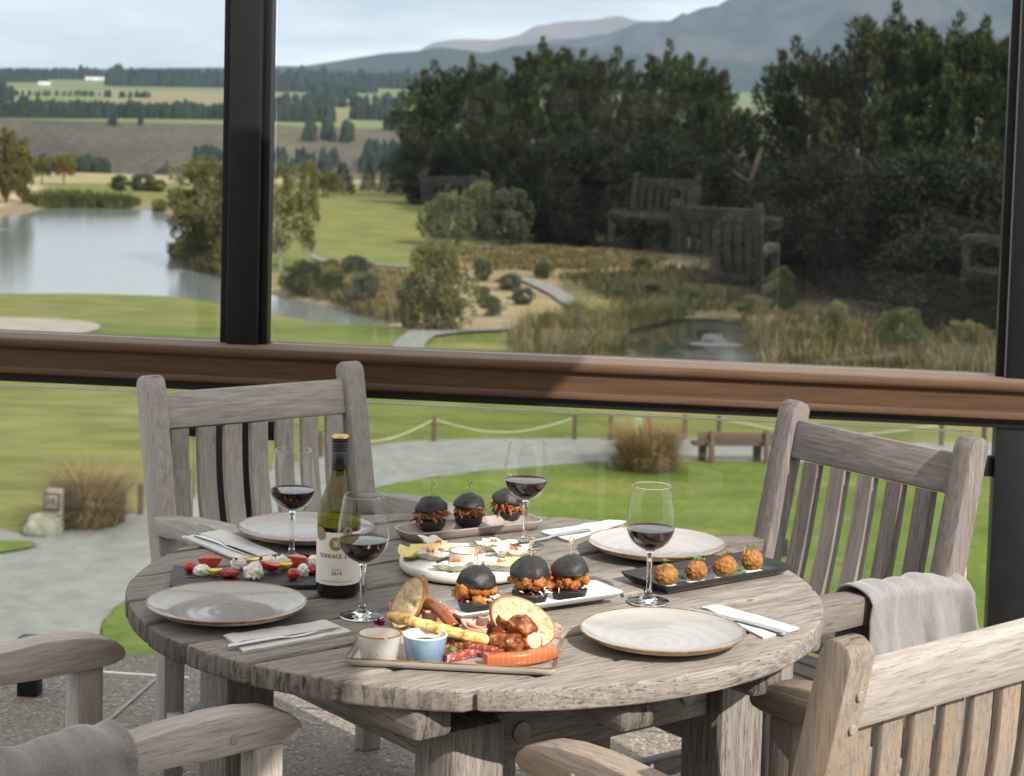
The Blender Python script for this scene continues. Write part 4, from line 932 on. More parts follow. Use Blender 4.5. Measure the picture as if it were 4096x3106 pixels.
# ------------------------------------------------------------------ chairs
def arm_profile(rear=-0.345):
    top = [(rear, 0.646), (min(-0.2, rear + 0.065), 0.652), (-0.14, 0.666), (0.0, 0.679), (0.10, 0.683), (0.16, 0.680), (0.21, 0.672), (0.244, 0.660), (0.262, 0.645), (0.267, 0.632)]
    bot = [(0.258, 0.622), (0.238, 0.617), (0.20, 0.6155), (0.10, 0.616), (0.0, 0.620), (-0.14, 0.616), (min(-0.2, rear + 0.065), 0.607), (rear, 0.603)]
    return top + bot
def post_profile():     # (z, y): rear leg and back post in one piece
    front = [(0.0, -0.215), (0.40, -0.215), (0.46, -0.222), (0.70, -0.276), (0.94, -0.330)]
    capp = [(0.958, -0.338), (0.966, -0.352), (0.966, -0.366), (0.958, -0.380), (0.944, -0.388)]
    back = [(0.70, -0.334), (0.46, -0.280), (0.40, -0.270), (0.20, -0.262), (0.0, -0.258)]
    return front + capp + back
def slat_mesh(z0, z1, wd=0.046, th=0.016, bow=0.022):
    rings = []
    for i in range(9):
        k = i / 8; z = z0 + (z1 - z0) * k; y = -bow * math.sin(math.pi * k)
        rings.append([Vector((z, y + a * th / 2, b_ * wd / 2)) for a, b_ in ((-1, -0.92), (-1, 0.92), (-0.7, 1), (0.7, 1), (1, 0.92), (1, -0.92), (0.7, -1), (-0.7, -1))])
    v, f = loft(rings); return mesh('slat', v, f, True, 50)
def cmesh(key, fn, cache={}):
    if key not in cache: cache[key] = fn()
    return cache[key]
def wlink(name, key, fn, mat, parent, mw):
    me = cmesh((key, mat), fn); return link(name, me, mat, parent, mw)
plain('bolt', (0.22, 0.20, 0.18), 0.5, 0.5, 0.6)
plain('peg', (0.30, 0.25, 0.21), 0.7)
VERT = lambda x: frame((0, 0, 1), (0, 1, 0), (x, 0, 0))      # local x up, local y forward
def make_chair(label, loc, rz, wood_a, wood_slat, group, rail_wood=None, arm_wood=None, ns=7, pitch=0.068, sw=0.046, sth=0.016, long_arm=False, bow=0.022):
    t = empty('garden_armchair', loc, rz); tag(t, label, 'chair', group)
    for s in (-1, 1):
        p = wlink('backrest_post', 'post', lambda: prism(post_profile(), 0.052, 0.006, 2), wood_a, t, VERT(0.262 * s))
        a = wlink('armrest', ('arm', long_arm), lambda: prism(arm_profile(-0.345 if long_arm else -0.275), 0.058, 0.006, 2), arm_wood or wood_a, t, frame((0, 1, 0), (0, 0, 1), ((0.277 if long_arm else 0.265) * s, 0, 0)))
        beam('leg', (0.272 * s, 0.20, 0.0), (0.272 * s, 0.20, 0.618), 0.052, 0.048, (0, 1, 0), arm_wood or wood_a, t, 0.005)
        beam('side_rail', (0.268 * s, -0.215, 0.375), (0.268 * s, 0.175, 0.385), 0.03, 0.07, (1, 0, 0), wood_a, t)
        beam('side_stretcher', (0.268 * s, -0.215, 0.17), (0.268 * s, 0.175, 0.17), 0.03, 0.045, (1, 0, 0), wood_a, t)
        for zz in (0.89, 0.842):
            me = cmesh(('peg', 1), lambda: lathe([(0, 0.0), (0.0075, 0.0), (0.007, 0.0025), (0, 0.003)], 12))
            yb = -0.334 - (zz - 0.70) * 0.225 - 0.001
            link('peg', me, 'peg', t, Matrix.Translation((0.255 * s, yb, zz)) @ Matrix.Rotation(R_(102), 4, 'X'))
        link('peg', cmesh(('peg', 1), None), 'peg', t, Matrix.Translation(((0.3065 if long_arm else 0.2945) * s, 0.13, 0.642)) @ Matrix.Rotation(R_(90) * s, 4, 'Y'))
        me = cmesh(('hole', 1), lambda: lathe([(0, 0.0), (0.008, 0.0), (0.008, 0.0012), (0.006, 0.0016), (0, 0.0005)], 12))
        for yy in ((-0.318, -0.290) if long_arm else ()): link('bolt', me, 'bolt', t, Matrix.Translation((0.3062 * s, yy, 0.625)) @ Matrix.Rotation(R_(90) * s, 4, 'Y'))
    yt = lambda z: -0.248 - (z - 0.46) * 0.225
    rw = rail_wood or wood_a
    o = beam('crest_rail', (-0.238, yt(0.88) - 0.008, 0.88), (0.238, yt(0.88) - 0.008, 0.88), 0.034, 0.088, (0, 0.97, 0.22), rw, t, 0.007)
    beam('backrest_rail', (-0.238, yt(0.47) , 0.465), (0.238, yt(0.47), 0.465), 0.030, 0.05, (0, 0.97, 0.22), wood_a, t)
    for i in range(ns):
        x = (i - (ns - 1) / 2) * pitch; sl = math.hypot(0.837 - 0.489, yt(0.837) - yt(0.489))
        d = Vector((0, yt(0.837) - yt(0.489), 0.837 - 0.489)).normalized()
        wlink('backrest_slat', ('slat', sw, bow), lambda: slat_mesh(0.0, sl, sw, sth, bow), wood_slat, t, frame(d, (0, 1, 0), (x, yt(0.489), 0.489)))
    beam('seat_rail', (-0.246, 0.20, 0.385), (0.246, 0.20, 0.385), 0.03, 0.07, (0, 1, 0), wood_a, t)
    beam('seat_rail', (-0.236, -0.235, 0.375), (0.236, -0.235, 0.375), 0.03, 0.07, (0, 1, 0), wood_a, t)
    for i in range(7):
        y = -0.19 + i * 0.066; beam('seat_slat', (-0.25, y, 0.433), (0.25, y, 0.433), 0.055, 0.02, (0, 1, 0), wood_slat, t)
    return t
G_CH = 'garden armchairs round the table'
def rz_of(fx, fy): return math.atan2(-fx, fy)
ch_fl = make_chair('grey weathered armchair on the far side, facing the camera before the black post', (-0.425, 4.575, 0), rz_of(0.59, -0.81), 'wood_grey', 'wood_grey', G_CH)
ch_fl.scale = (1.05, 1, 1); ch_fl.location.x += 0.012
ch_fr = make_chair('brown-grey weathered armchair at the right with a grey blanket on its arm', (0.532, 4.154, 0), rz_of(-0.8, -0.6), 'wood_brown', 'wood_brown', G_CH, None, None, 5, 0.084, 0.046, 0.022, True, 0.007)
ch_nl = make_chair('armchair at the near left, only its two arms and blanket in view', (-0.71, 3.19, 0), rz_of(0.735, 0.68), 'wood_grey', 'wood_grey', G_CH)
ch_nr = make_chair('warm brown armchair at the near right seen from behind', (0.420, 3.02, 0), rz_of(-0.65, 0.76), 'wood_warm', 'wood_warm', G_CH, 'wood_grey', 'wood_warm')
for lab, loc, rz in (('armchair mirrored in the glass, facing us before the dark pines', (-1.81, -6.13, 0), R_(8)), ('armchair mirrored in the glass with its back to us', (-0.70, -3.0, 0), R_(184)),
                     ('armchair mirrored at the left of the mirrored furniture', (-3.1, -5.2, 0), R_(-40)), ('armchair mirrored right of the mirrored table', (1.1, -4.6, 0), R_(60))):
    c = copy_tree(ch_fl); c.location = loc; c.rotation_euler = (0, 0, rz); c['label'] = lab; c['group'] = 'armchairs mirrored in the glass'

# ------------------------------------------------------------------ table
TZ = 0.74; TC = Vector((-0.05, 3.684, 0)); TR = 0.645; PA = R_(38)
tbl = empty('round_table', TC, PA); tag(tbl, 'round weathered grey plank table laid with food and wine', 'table')
edges = [-TR, -0.510, -0.352, -0.201, -0.050, 0.094, 0.245, 0.395, 0.540, TR]
cuts = edges
for i in range(len(edges) - 1):
    g = 0.0055; n0 = edges[i] + (g if i else 0); n1 = edges[i + 1] - (g if i < len(edges) - 2 else 0)
    Rr = TR - 0.001 * ((i * 7) % 3)
    pts = []; K = 26 if i in (0, len(edges) - 2) else 12
    a0, a1 = math.asin(max(-1, n0 / Rr)), math.asin(min(1, n1 / Rr))
    for k in range(K + 1): a = a0 + (a1 - a0) * k / K; pts.append((Rr * math.cos(a), Rr * math.sin(a)))
    for k in range(K + 1):
        a = a1 + (a0 - a1) * k / K
        q = (-Rr * math.cos(a), Rr * math.sin(a))
        if math.hypot(q[0] - pts[-1][0], q[1] - pts[-1][1]) > 1e-4 and math.hypot(q[0] - pts[0][0], q[1] - pts[0][1]) > 1e-4: pts.append(q)
    cy = (n0 + n1) / 2; me = prism([(x, y - cy) for x, y in pts], 0.037, 0.006, 3)
    link('plank', me, 'wood_table', tbl, Matrix.Translation((0, cy, TZ - 0.0185 - 0.0012 * ((i * 5) % 3))))
for u in (-0.42, -0.12, 0.19, 0.43):
    ln = math.sqrt(TR * TR - u * u) - 0.035; beam('batten', (u, -ln, TZ - 0.066), (u, ln, TZ - 0.066), 0.075, 0.052, (1, 0, 0), 'wood_table', tbl, 0.012)
for su in (-1, 1):
    for sn in (-1, 1):
        beam('leg', (0.30 * su, 0.36 * sn, 0.0), (0.30 * su, 0.36 * sn, TZ - 0.10), 0.11, 0.11, (1, 0, 0), 'wood_table', tbl, 0.012)
    beam('apron', (0.30 * su, -0.30, TZ - 0.145), (0.30 * su, 0.30, TZ - 0.145), 0.045, 0.085, (1, 0, 0), 'wood_table', tbl)
    beam('apron', (-0.24, 0.36 * su, TZ - 0.145), (0.24, 0.36 * su, TZ - 0.145), 0.045, 0.085, (0, 1, 0), 'wood_table', tbl)
    link('bolt', cmesh(('bigbolt', 1), lambda: lathe([(0, 0.0), (0.018, 0.0), (0.018, 0.004), (0.009, 0.006), (0, 0.006)], 16)), 'bolt', tbl, Matrix.Translation((0.19 * su, -0.3835, TZ - 0.14)) @ Matrix.Rotation(R_(90), 4, 'X'))
c = copy_tree(tbl); c.location = (-1.2, -4.7, 0); c['label'] = 'bare round table mirrored in the glass between mirrored armchairs'

# ------------------------------------------------------------------ crockery and glass
def TT(px, py, h=0.0): return at_z(px, py, TZ + h)
def stoneware(key, base, ring, spec_col=(0.12, 0.08, 0.05), amt=0.06, ringy=True, rough=0.12):
    m, nt, N, L, b = new_mat(key)
    v = coords(N, L, 'Object', (1, 1, 1), True)
    t = N.new('ShaderNodeTexCoord'); sx = N.new('ShaderNodeSeparateXYZ'); L.new(t.outputs['Object'], sx.inputs[0])
    rr = mathn(N, L, 'SQRT', mathn(N, L, 'ADD', mathn(N, L, 'POWER', sx.outputs['X'], 2.0), mathn(N, L, 'POWER', sx.outputs['Y'], 2.0)))
    wob = mathn(N, L, 'ADD', mathn(N, L, 'MULTIPLY', rr, 260.0), mathn(N, L, 'MULTIPLY', tex(N, L, v, 9, 4), 9.0))
    sw = mathn(N, L, 'SINE', wob)
    c = mixc(N, L, mapr(N, L, sw, -1, 1), base, ring) if ringy else mixc(N, L, mapr(N, L, tex(N, L, v, 30, 4), 0.3, 0.7), base, ring)
    vo = N.new('ShaderNodeTexVoronoi'); vo.inputs['Scale'].default_value = 130; L.new(v, vo.inputs['Vector'])
    wn = N.new('ShaderNodeTexWhiteNoise'); L.new(vo.outputs['Position'], wn.inputs['Vector'])
    sp = mathn(N, L, 'MULTIPLY', mapr(N, L, vo.outputs['Distance'], 0.15, 0.3, 1, 0), mapr(N, L, wn.outputs['Value'], 1 - amt, 1 - amt + 0.01))
    c = mixc(N, L, sp, c, spec_col)
    L.new(c, b.inputs['Base Color']); b.inputs['Roughness'].default_value = rough; b.inputs['Specular IOR Level'].default_value = 0.55
    bump(N, L, b, mathn(N, L, 'ADD', sw if ringy else tex(N, L, v, 60, 3), tex(N, L, v, 14, 3)), 0.07, 0.0008); M[key] = m
stoneware('plate_glaze', (0.315, 0.302, 0.296), (0.34, 0.327, 0.32), (0.10, 0.08, 0.07), 0.04)
stoneware('cream_glaze', (0.62, 0.585, 0.53), (0.66, 0.63, 0.575), (0.25, 0.2, 0.15), 0.02, False, 0.3)
stoneware('speckle_glaze', (0.62, 0.59, 0.565), (0.66, 0.635, 0.61), (0.22, 0.13, 0.08), 0.09, False, 0.18)
stoneware('blue_glaze', (0.16, 0.27, 0.40), (0.30, 0.42, 0.54), (0.22, 0.32, 0.44), 0.01, False, 0.18)
stoneware('taupe_glaze', (0.29, 0.245, 0.22), (0.33, 0.285, 0.255), (0.2, 0.16, 0.14), 0.01, False, 0.22)
multi('rim_brown', [(0.3, (0.09, 0.038, 0.012)), (0.55, (0.24, 0.115, 0.03)), (0.8, (0.38, 0.23, 0.09))], 45, 0.2, 0.5)
plain('white_china', (0.72, 0.72, 0.70), 0.12, 0.55)
plain('black_china', (0.014, 0.015, 0.018), 0.22, 0.55, 0, 0.2, 40, 0.15, 90, 0.0006)
plain('slate', (0.022, 0.023, 0.026), 0.55, 0.45, 0, 0.3, 40, 0.5, 120, 0.0012)
PLATE = [(0, 0.004), (0.050, 0.004), (0.085, 0.006), (0.108, 0.011), (0.126, 0.0175), (0.1345, 0.0215), (0.137, 0.0235)]
PRIM = [(0.137, 0.0235), (0.1385, 0.0246), (0.1402, 0.0245), (0.1408, 0.0232), (0.1400, 0.0215), (0.1385, 0.0202)]
PUND = [(0.1385, 0.0202), (0.125, 0.013), (0.10, 0.006), (0.085, 0.002), (0.080, 0.0), (0, 0.0008)]
pm = [lathe(PLATE, 72), lathe(PRIM, 72), lathe(PUND, 72)]
for (px, py), lab in zip([(2650, 2517), (908, 2406), (2628, 2167), (1225, 2105)], ['empty grey plate with a brown rim at the near right', 'empty grey plate in the shade at the near left', 'empty pale plate at the far right beside the black tray', 'empty grey plate at the far left behind the wine bottle']):
    p = TT(px, py, 0.024); t = empty('dinner_plate', (p.x, p.y, TZ + 0.0005), px * 0.01); tag(t, lab, 'plate', 'dinner plates')
    link('well', pm[0], 'plate_glaze', t); link('rim', pm[1], 'rim_brown', t); link('underside', pm[2], 'cream_glaze', t)
thin_glass('bowl_glass', (0.98, 0.985, 0.98), (1, 1, 1), 0.035)
m, nt, N_, L_n, b = new_mat('clear_glass'); b.inputs['Transmission Weight'].default_value = 1.0; b.inputs['Roughness'].default_value = 0.0; b.inputs['IOR'].default_value = 1.48; b.inputs['Base Color'].default_value = (1, 1, 1, 1); M['clear_glass'] = m
m, nt, N_, L_n, b = new_mat('red_wine'); b.inputs['Base Color'].default_value = (0.012, 0.0012, 0.0025, 1); b.inputs['Roughness'].default_value = 0.03; b.inputs['Specular IOR Level'].default_value = 0.5; M['red_wine'] = m
m, nt, N_, L_n, b = new_mat('wine_rim'); b.inputs['Base Color'].default_value = (0.10, 0.006, 0.014, 1); b.inputs['Roughness'].default_value = 0.05; M['wine_rim'] = m
BOWL = [(0.006, 0.0955), (0.012, 0.0975), (0.020, 0.1015), (0.029, 0.108), (0.0365, 0.1165), (0.0415, 0.1255), (0.0442, 0.135), (0.0450, 0.145), (0.0446, 0.157), (0.0430, 0.172), (0.0405, 0.189), (0.0378, 0.204), (0.0358, 0.2145)]
def smooth_prof(p, n=4):
    out = []
    for i in range(len(p) - 1):
        p0 = p[max(0, i - 1)]; p1 = p[i]; p2 = p[i + 1]; p3 = p[min(len(p) - 1, i + 2)]
        for k in range(n):
            t = k / n; out.append(tuple(0.5 * (2 * b_ + (c - a) * t + (2 * a - 5 * b_ + 4 * c - d) * t * t + (3 * b_ - a - 3 * c + d) * t ** 3) for a, b_, c, d in zip(p0, p1, p2, p3)))
    return out + [p[-1]]
bowl = smooth_prof(BOWL, 3); inner = [(max(0.0, r - 0.0011), z + 0.0004) for r, z in bowl]
gm_bowl = lathe(bowl, 56); gm_rim = lathe([(0.0358, 0.2145), (0.0355, 0.2156), (0.0347, 0.2156), (0.0346, 0.2145)], 56)
gm_stem = lathe([(0, 0.0003), (0.034, 0.0003), (0.0385, 0.0010), (0.0390, 0.0018), (0.0380, 0.0026), (0.030, 0.0040), (0.018, 0.0062), (0.010, 0.0095), (0.0062, 0.0150), (0.0048, 0.026), (0.0044, 0.050), (0.0046, 0.075), (0.0056, 0.090), (0.0078, 0.0952), (0.0070, 0.0962), (0, 0.0965)], 40)
WL = 0.136
wp = [(0, 0.0972)] + [(r - 0.0012, z + 0.0006) for r, z in bowl if z < WL - 0.003] + [(0.0428, WL - 0.002)]
gm_wine = lathe(wp + [(0.0432, WL - 0.0004), (0.0405, WL), (0, WL)], 56); gm_wrim = lathe([(0.0405, WL + 0.0003), (0.0432, WL + 0.0004), (0.0434, WL + 0.0012)], 56)
for (px, py), lab in zip([(1447, 2468), (1166, 2236), (2098, 2186), (2593, 2410)], ['glass of red wine in front of the bottle', 'glass of red wine behind the slate board, left of the bottle', 'glass of red wine standing behind the oyster plate', 'glass of red wine before the black tray at the right']):
    p = TT(px, py); t = empty('wine_glass', (p.x, p.y, TZ + 0.0005), px * 0.1); tag(t, lab, 'wine glass', 'wine glasses')
    link('bowl', gm_bowl, 'bowl_glass', t); link('rim', gm_rim, 'clear_glass', t); link('stem', gm_stem, 'clear_glass', t); wn = link('wine', gm_wine, 'red_wine', t); link('meniscus', gm_wrim, 'wine_rim', wn)
# wine bottle
p = TT(1350, 2374); bt = empty('wine_bottle', (p.x, p.y, TZ + 0.0005), math.atan2(p.x, p.y) * -1); tag(bt, 'green bottle of red wine with a cream label and black screw cap', 'bottle')
thin_glass('bottle_glass', (0.50, 0.49, 0.085), (1, 1, 1), 0.035)
plain('bottle_base', (0.008, 0.007, 0.006), 0.08, 0.5); plain('capsule', (0.010, 0.010, 0.012), 0.25, 0.5, 0, 0.1, 50); plain('gold', (0.55, 0.36, 0.12), 0.25, 0.5, 0.9)
multi('label_paper', [(0.3, (0.70, 0.66, 0.60)), (0.7, (0.76, 0.72, 0.66))], 60, 0.65, 0.3); plain('kraft', (0.30, 0.215, 0.105), 0.5, 0.4, 0.2); plain('label_ink', (0.035, 0.032, 0.03), 0.6); plain('label_white', (0.75, 0.72, 0.66), 0.6)
BR = 0.0395
shoulder = smooth_prof([(BR, 0.122), (BR, 0.136), (0.0385, 0.150), (0.0352, 0.166), (0.0300, 0.182), (0.0240, 0.198), (0.0192, 0.212), (0.0165, 0.224), (0.0152, 0.236), (0.0150, 0.246)], 4)
link('shoulder', lathe(shoulder, 56), 'bottle_glass', bt)
link('body', lathe([(0, 0.0), (0.034, 0.0), (0.0385, 0.003), (BR, 0.008), (BR, 0.1215), (0.0388, 0.1215), (0, 0.1215)], 56), 'bottle_base', bt)
link('wine', lathe([(0, 0.1217), (0.0380, 0.1217), (0.0382, 0.128), (0, 0.1282)], 48), 'red_wine', bt)
cp = link('screw_cap', lathe([(0.0153, 0.2285), (0.0156, 0.232), (0.0156, 0.2635), (0.0150, 0.2645), (0.0158, 0.2660), (0.0158, 0.2685), (0.0150, 0.2695), (0.0158, 0.2710), (0.0158, 0.2735), (0.0150, 0.2745), (0.0158, 0.2760), (0.0158, 0.2785), (0.0150, 0.2795), (0.0157, 0.281), (0.0157, 0.288)], 40), 'capsule', bt)
link('cap_top', lathe([(0.0157, 0.288), (0.0154, 0.2915), (0.0142, 0.2925), (0.0138, 0.2915), (0, 0.2915)], 40), 'gold', cp)
def wrap(me, rad, zc, ang=0.0):
    for v in me.vertices:
        a = v.co.x / rad + ang; rr = rad + v.co.z; v.co = (rr * math.sin(a), -rr * math.cos(a), zc + v.co.y)
    return me
def patch(wd, z0, z1, rad, ang=0.0, n=48):
    vs, fs = [], []
    for i in range(n + 1):
        a = (i / n - 0.5) * wd / rad + ang
        for z in (z0, z1): vs.append((rad * math.sin(a), -rad * math.cos(a), z))
    for i in range(n): fs.append((2 * i, 2 * i + 2, 2 * i + 3, 2 * i + 1))
    return mesh('patch', vs, fs, True, 180)
lb = link('label', patch(2 * math.pi * BR * 0.9, 0.024, 0.1205, BR + 0.0005), 'label_paper', bt)
def disc(rad_d, zc, ang, mat, lift, n=40):
    vs = [(0, 0, 0)] + [(rad_d * math.cos(2 * math.pi * k / n), rad_d * math.sin(2 * math.pi * k / n), 0) for k in range(n)]
    ring2 = [(rad_d * 0.5 * math.cos(2 * math.pi * k / n), rad_d * 0.5 * math.sin(2 * math.pi * k / n), 0) for k in range(n)]
    me = mesh('disc', vs + ring2, [(0, n + 1 + k, n + 1 + (k + 1) % n) for k in range(n)] + [(n + 1 + k, 1 + k, 1 + (k + 1) % n, n + 1 + (k + 1) % n) for k in range(n)], True, 180)
    return link('seal', wrap(me, BR + 0.0005 + lift, zc, ang), mat, bt)
disc(0.0127, 0.1000, -0.12, 'kraft', 0.0005); disc(0.0125, 0.1165, -0.92, 'kraft', 0.0012); disc(0.0095, 0.1215, 0.42, 'kraft', 0.0012)
plain('seal_dark', (0.06, 0.04, 0.02), 0.6)
disc(0.004, 0.1235, 0.42, 'seal_dark', 0.0018, 16)
def ltext(s, size, zc, ang, mat='label_ink', lift=0.0008, xs=1.0):
    me = text_mesh(s, size); bm = bmesh.new(); bm.from_mesh(me); bmesh.ops.scale(bm, vec=(xs, 1, 1), verts=bm.verts)
    bmesh.ops.triangulate(bm, faces=bm.faces[:]); bmesh.ops.subdivide_edges(bm, edges=[e for e in bm.edges if e.calc_length() > 0.003], cuts=2); bm.to_mesh(me); bm.free()
    for v in me.vertices: v.co.z = 0
    link('lettering', wrap(me, BR + 0.0005 + lift, zc, ang), mat, lb)
def strokes(items, zc, ang, mat, lift):
    vs, fs = [], []
    for x0, y0, x1, y1, wd in items:
        d = Vector((x1 - x0, y1 - y0, 0)); nrm = Vector((-d.y, d.x, 0)).normalized() * wd / 2; o = len(vs)
        vs += [Vector((x0, y0, 0)) - nrm, Vector((x1, y1, 0)) - nrm, Vector((x1, y1, 0)) + nrm, Vector((x0, y0, 0)) + nrm]; fs.append((o, o + 1, o + 2, o + 3))
    link('lettering', wrap(mesh('strokes', vs, fs, False), BR + 0.0005 + lift, zc, ang), mat, lb)
# serif capitals drawn with thick and thin strokes
GL = {'T': [(0, 1, .8, 1, .1), (.4, 0, .4, 1, .17), (.25, 0, .55, 0, .08), (0, .82, 0, 1, .08), (.8, .82, .8, 1, .08)], 'E': [(.14, 0, .14, 1, .17), (0, 1, .68, 1, .09), (.14, .52, .52, .52, .08), (0, 0, .7, 0, .09), (.68, .82, .68, 1, .07), (.7, 0, .7, .2, .07), (.52, .42, .52, .62, .06)],
      'R': [(.14, 0, .14, 1, .17), (0, 1, .5, 1, .09), (.5, 1, .66, .85, .12), (.66, .9, .66, .62, .15), (.66, .66, .48, .5, .11), (.14, .5, .5, .5, .08), (.38, .5, .76, 0, .15), (0, 0, .3, 0, .08), (.7, 0, .86, 0, .08)],
      'A': [(.42, 1, .08, 0, .08), (.42, 1, .76, 0, .16), (.22, .36, .6, .36, .08), (0, 0, .2, 0, .08), (.62, 0, .9, 0, .08)], 'C': [(.76, .8, .6, .97, .09), (.6, .98, .35, .98, .1), (.35, .98, .12, .76, .14), (.1, .8, .1, .22, .17), (.12, .24, .35, .02, .14), (.35, .02, .6, .02, .1), (.6, .03, .78, .2, .09), (.76, .72, .76, 1, .07)],
      'D': [(.14, 0, .14, 1, .17), (0, 1, .5, 1, .09), (0, 0, .5, 0, .09), (.48, 1, .74, .76, .13), (.76, .8, .76, .2, .17), (.74, .24, .48, 0, .13)], 'G': [(.74, .8, .58, .97, .09), (.58, .98, .35, .98, .1), (.35, .98, .12, .76, .14), (.1, .8, .1, .22, .17), (.12, .24, .35, .02, .14), (.35, .02, .72, .06, .1), (.72, 0, .72, .42, .16), (.55, .42, .86, .42, .08), (.74, .72, .74, 1, .07)],
      ' ': [], 'L': [(.14, 0, .14, 1, .17), (0, 1, .3, 1, .08), (0, 0, .66, 0, .09), (.66, 0, .66, .24, .07)]}
GW = {'T': .8, 'E': .74, 'R': .86, 'A': .9, 'C': .8, 'D': .88, 'G': .88, ' ': .38, 'L': .7}
def serif(s, h, zc, ang, mat='label_ink', lift=0.0008, gap=0.17):
    x = 0.0; items = []
    for ch in s:
        items += [(x + a, b_ - 0.5, x + c, d - 0.5, e * 1.15) for a, b_, c, d, e in GL[ch]]; x += GW[ch] + gap
    strokes([((a - x / 2) * h, b_ * h, (c - x / 2) * h, d * h, e * h) for a, b_, c, d, e in items], zc, ang, mat, lift)
serif('TERRACE EDGE', 0.0068, 0.0775, 0.0)
serif('TE', 0.0085, 0.1000, -0.12, 'label_white', 0.0016, -0.18); serif('L', 0.006, 0.0985, -0.06, 'label_white', 0.0016)
ltext('SYRAH', 0.0043, 0.0525, -0.07, xs=1.25); ltext('2019', 0.0085, 0.0455, -0.07, xs=1.15); ltext('-', 0.006, 0.0375, -0.07, xs=1.6); ltext('NORTH CANTERBURY, NEW ZEALAND', 0.0031, 0.0305, -0.07, xs=1.12)
ltext('.....', 0.006, 0.1165, -0.92, 'label_ink', 0.0018); ltext('-', 0.006, 0.1015, -0.92, xs=1.4)

# trays
def tray(name, label, cat, corners, h, r, mats, wall=0.004, flare=0.010, rimz=None, thick=0.004, curve=0.0):
    """corners: far-left, far-right, near-right, near-left pixel corners of the rim"""
    P = [TT(x, y, h) for x, y in corners]; c = sum(P, Vector()) / 4
    ux = ((P[1] - P[0]) + (P[2] - P[3])) / 2; uy = ((P[0] - P[3]) + (P[1] - P[2])) / 2; hx, hy = ux.length / 2, uy.length / 2
    t = empty(name, (c.x, c.y, TZ + 0.0005), math.atan2(ux.y, ux.x)); tag(t, label, cat)
    def ring(off, z): return [Vector((x, y, z + curve * (x / hx) ** 2)) for x, y in rrect(hx - off, hy - off, max(0.004, r - off * 0.6), 7)]
    v, f = loft([ring(flare + 0.003, 0.0), ring(flare, 0.001), ring(flare * 0.35, h * 0.55), ring(0.0, h - 0.0015)], True, False); link('underside', mesh('u', v, f), mats[0], t)
    v, f = loft([ring(0.0, h - 0.0015), ring(0.0002, h), ring(wall * 0.5, h + 0.0006), ring(wall, h - 0.0008)], False, False); link('rim', mesh('r', v, f), mats[1], t)
    v, f = loft([ring(wall, h - 0.0008), ring(wall + flare * 0.4, h * 0.6), ring(wall + flare, thick + 0.001), ring(wall + flare + 0.006, thick)], False, True); link('well', mesh('w', v, f), mats[2], t)
    return t, hx, hy
tray('serving_tray', 'long taupe tray of pulled meat sliders at the back', 'tray', [(1560, 2105), (2108, 2050), (2186, 2084), (1640, 2143)], 0.020, 0.03, ('taupe_glaze', 'taupe_glaze', 'taupe_glaze'))
tray('black_tray', 'black rectangular tray of fried rice balls at the right', 'tray', [(2473, 2288), (2975, 2207), (3180, 2262), (2676, 2350)], 0.019, 0.006, ('black_china',) * 3, 0.003, 0.016)
tray('charcuterie_board', 'white brown-rimmed board of meats, bread and dips at the front', 'platter', [(1433, 2511), (2238, 2556), (2246, 2676), (1398, 2638)], 0.014, 0.012, ('cream_glaze', 'rim_brown', 'plate_glaze'), 0.003, 0.007)
wt, whx, why = tray('white_platter', 'white platter with upturned ends under the crispy chicken sliders', 'platter', [(1755, 2425), (2400, 2352), (2474, 2386), (1800, 2500)], 0.012, 0.008, ('white_china',) * 3, 0.003, 0.010, None, 0.004, 0.012)
P = [TT(x, y, 0.008) for x, y in [(674, 2262), (1440, 2262), (1471, 2338), (697, 2346)]]; c = sum(P, Vector()) / 4; ux = (P[1] - P[0]) + (P[2] - P[3]); uy = (P[0] - P[3]) + (P[1] - P[2])
slate = link('slate_board', box_mesh(ux.length / 2, uy.length / 2, 0.008, 0.0015).copy(), 'slate', None, Matrix.Translation((c.x, c.y, TZ + 0.0046)) @ Matrix.Rotation(math.atan2(ux.y, ux.x), 4, 'Z')); tag(slate, 'dark slate board under the tomatoes and mozzarella', 'board')
SLZ = 0.0088
p = TT(1874, 2239, 0.02); op = empty('oyster_plate', (p.x, p.y, TZ + 0.0005)); tag(op, 'round cream dish of oysters on salt with upright rim', 'plate')
link('dish', lathe([(0, 0.0), (0.120, 0.0), (0.130, 0.003), (0.1335, 0.010), (0.1335, 0.0195), (0.132, 0.021), (0.1300, 0.0195), (0.1285, 0.008), (0.124, 0.005), (0, 0.005)], 72), 'cream_glaze', op)
multi('salt', [(0.3, (0.62, 0.62, 0.62)), (0.7, (0.8, 0.8, 0.8))], 250, 0.5, 0.5, 3, 1.0, 320, 0.003)
vs, fs = [], []; nn = 40
for j in range(9):
    for k in range(nn):
        a = 2 * math.pi * k / nn; r = 0.128 * j / 8; vs.append((r * math.cos(a), r * math.sin(a), 0.0075 + 0.006 * noise.noise(Vector((r * math.cos(a) * 30, r * math.sin(a) * 30, 1))) + (0.002 if j < 7 else -0.0015)))
for j in range(8):
    for k in range(nn): fs.append((j * nn + k, j * nn + (k + 1) % nn, (j + 1) * nn + (k + 1) % nn, (j + 1) * nn + k))
tag(link('salt_bed', mesh('salt', vs, fs, True, 180), 'salt', None, Matrix.Translation((p.x, p.y, TZ + 0.0005))), 'bed of coarse white salt in the oyster dish', 'salt', None, 'stuff')

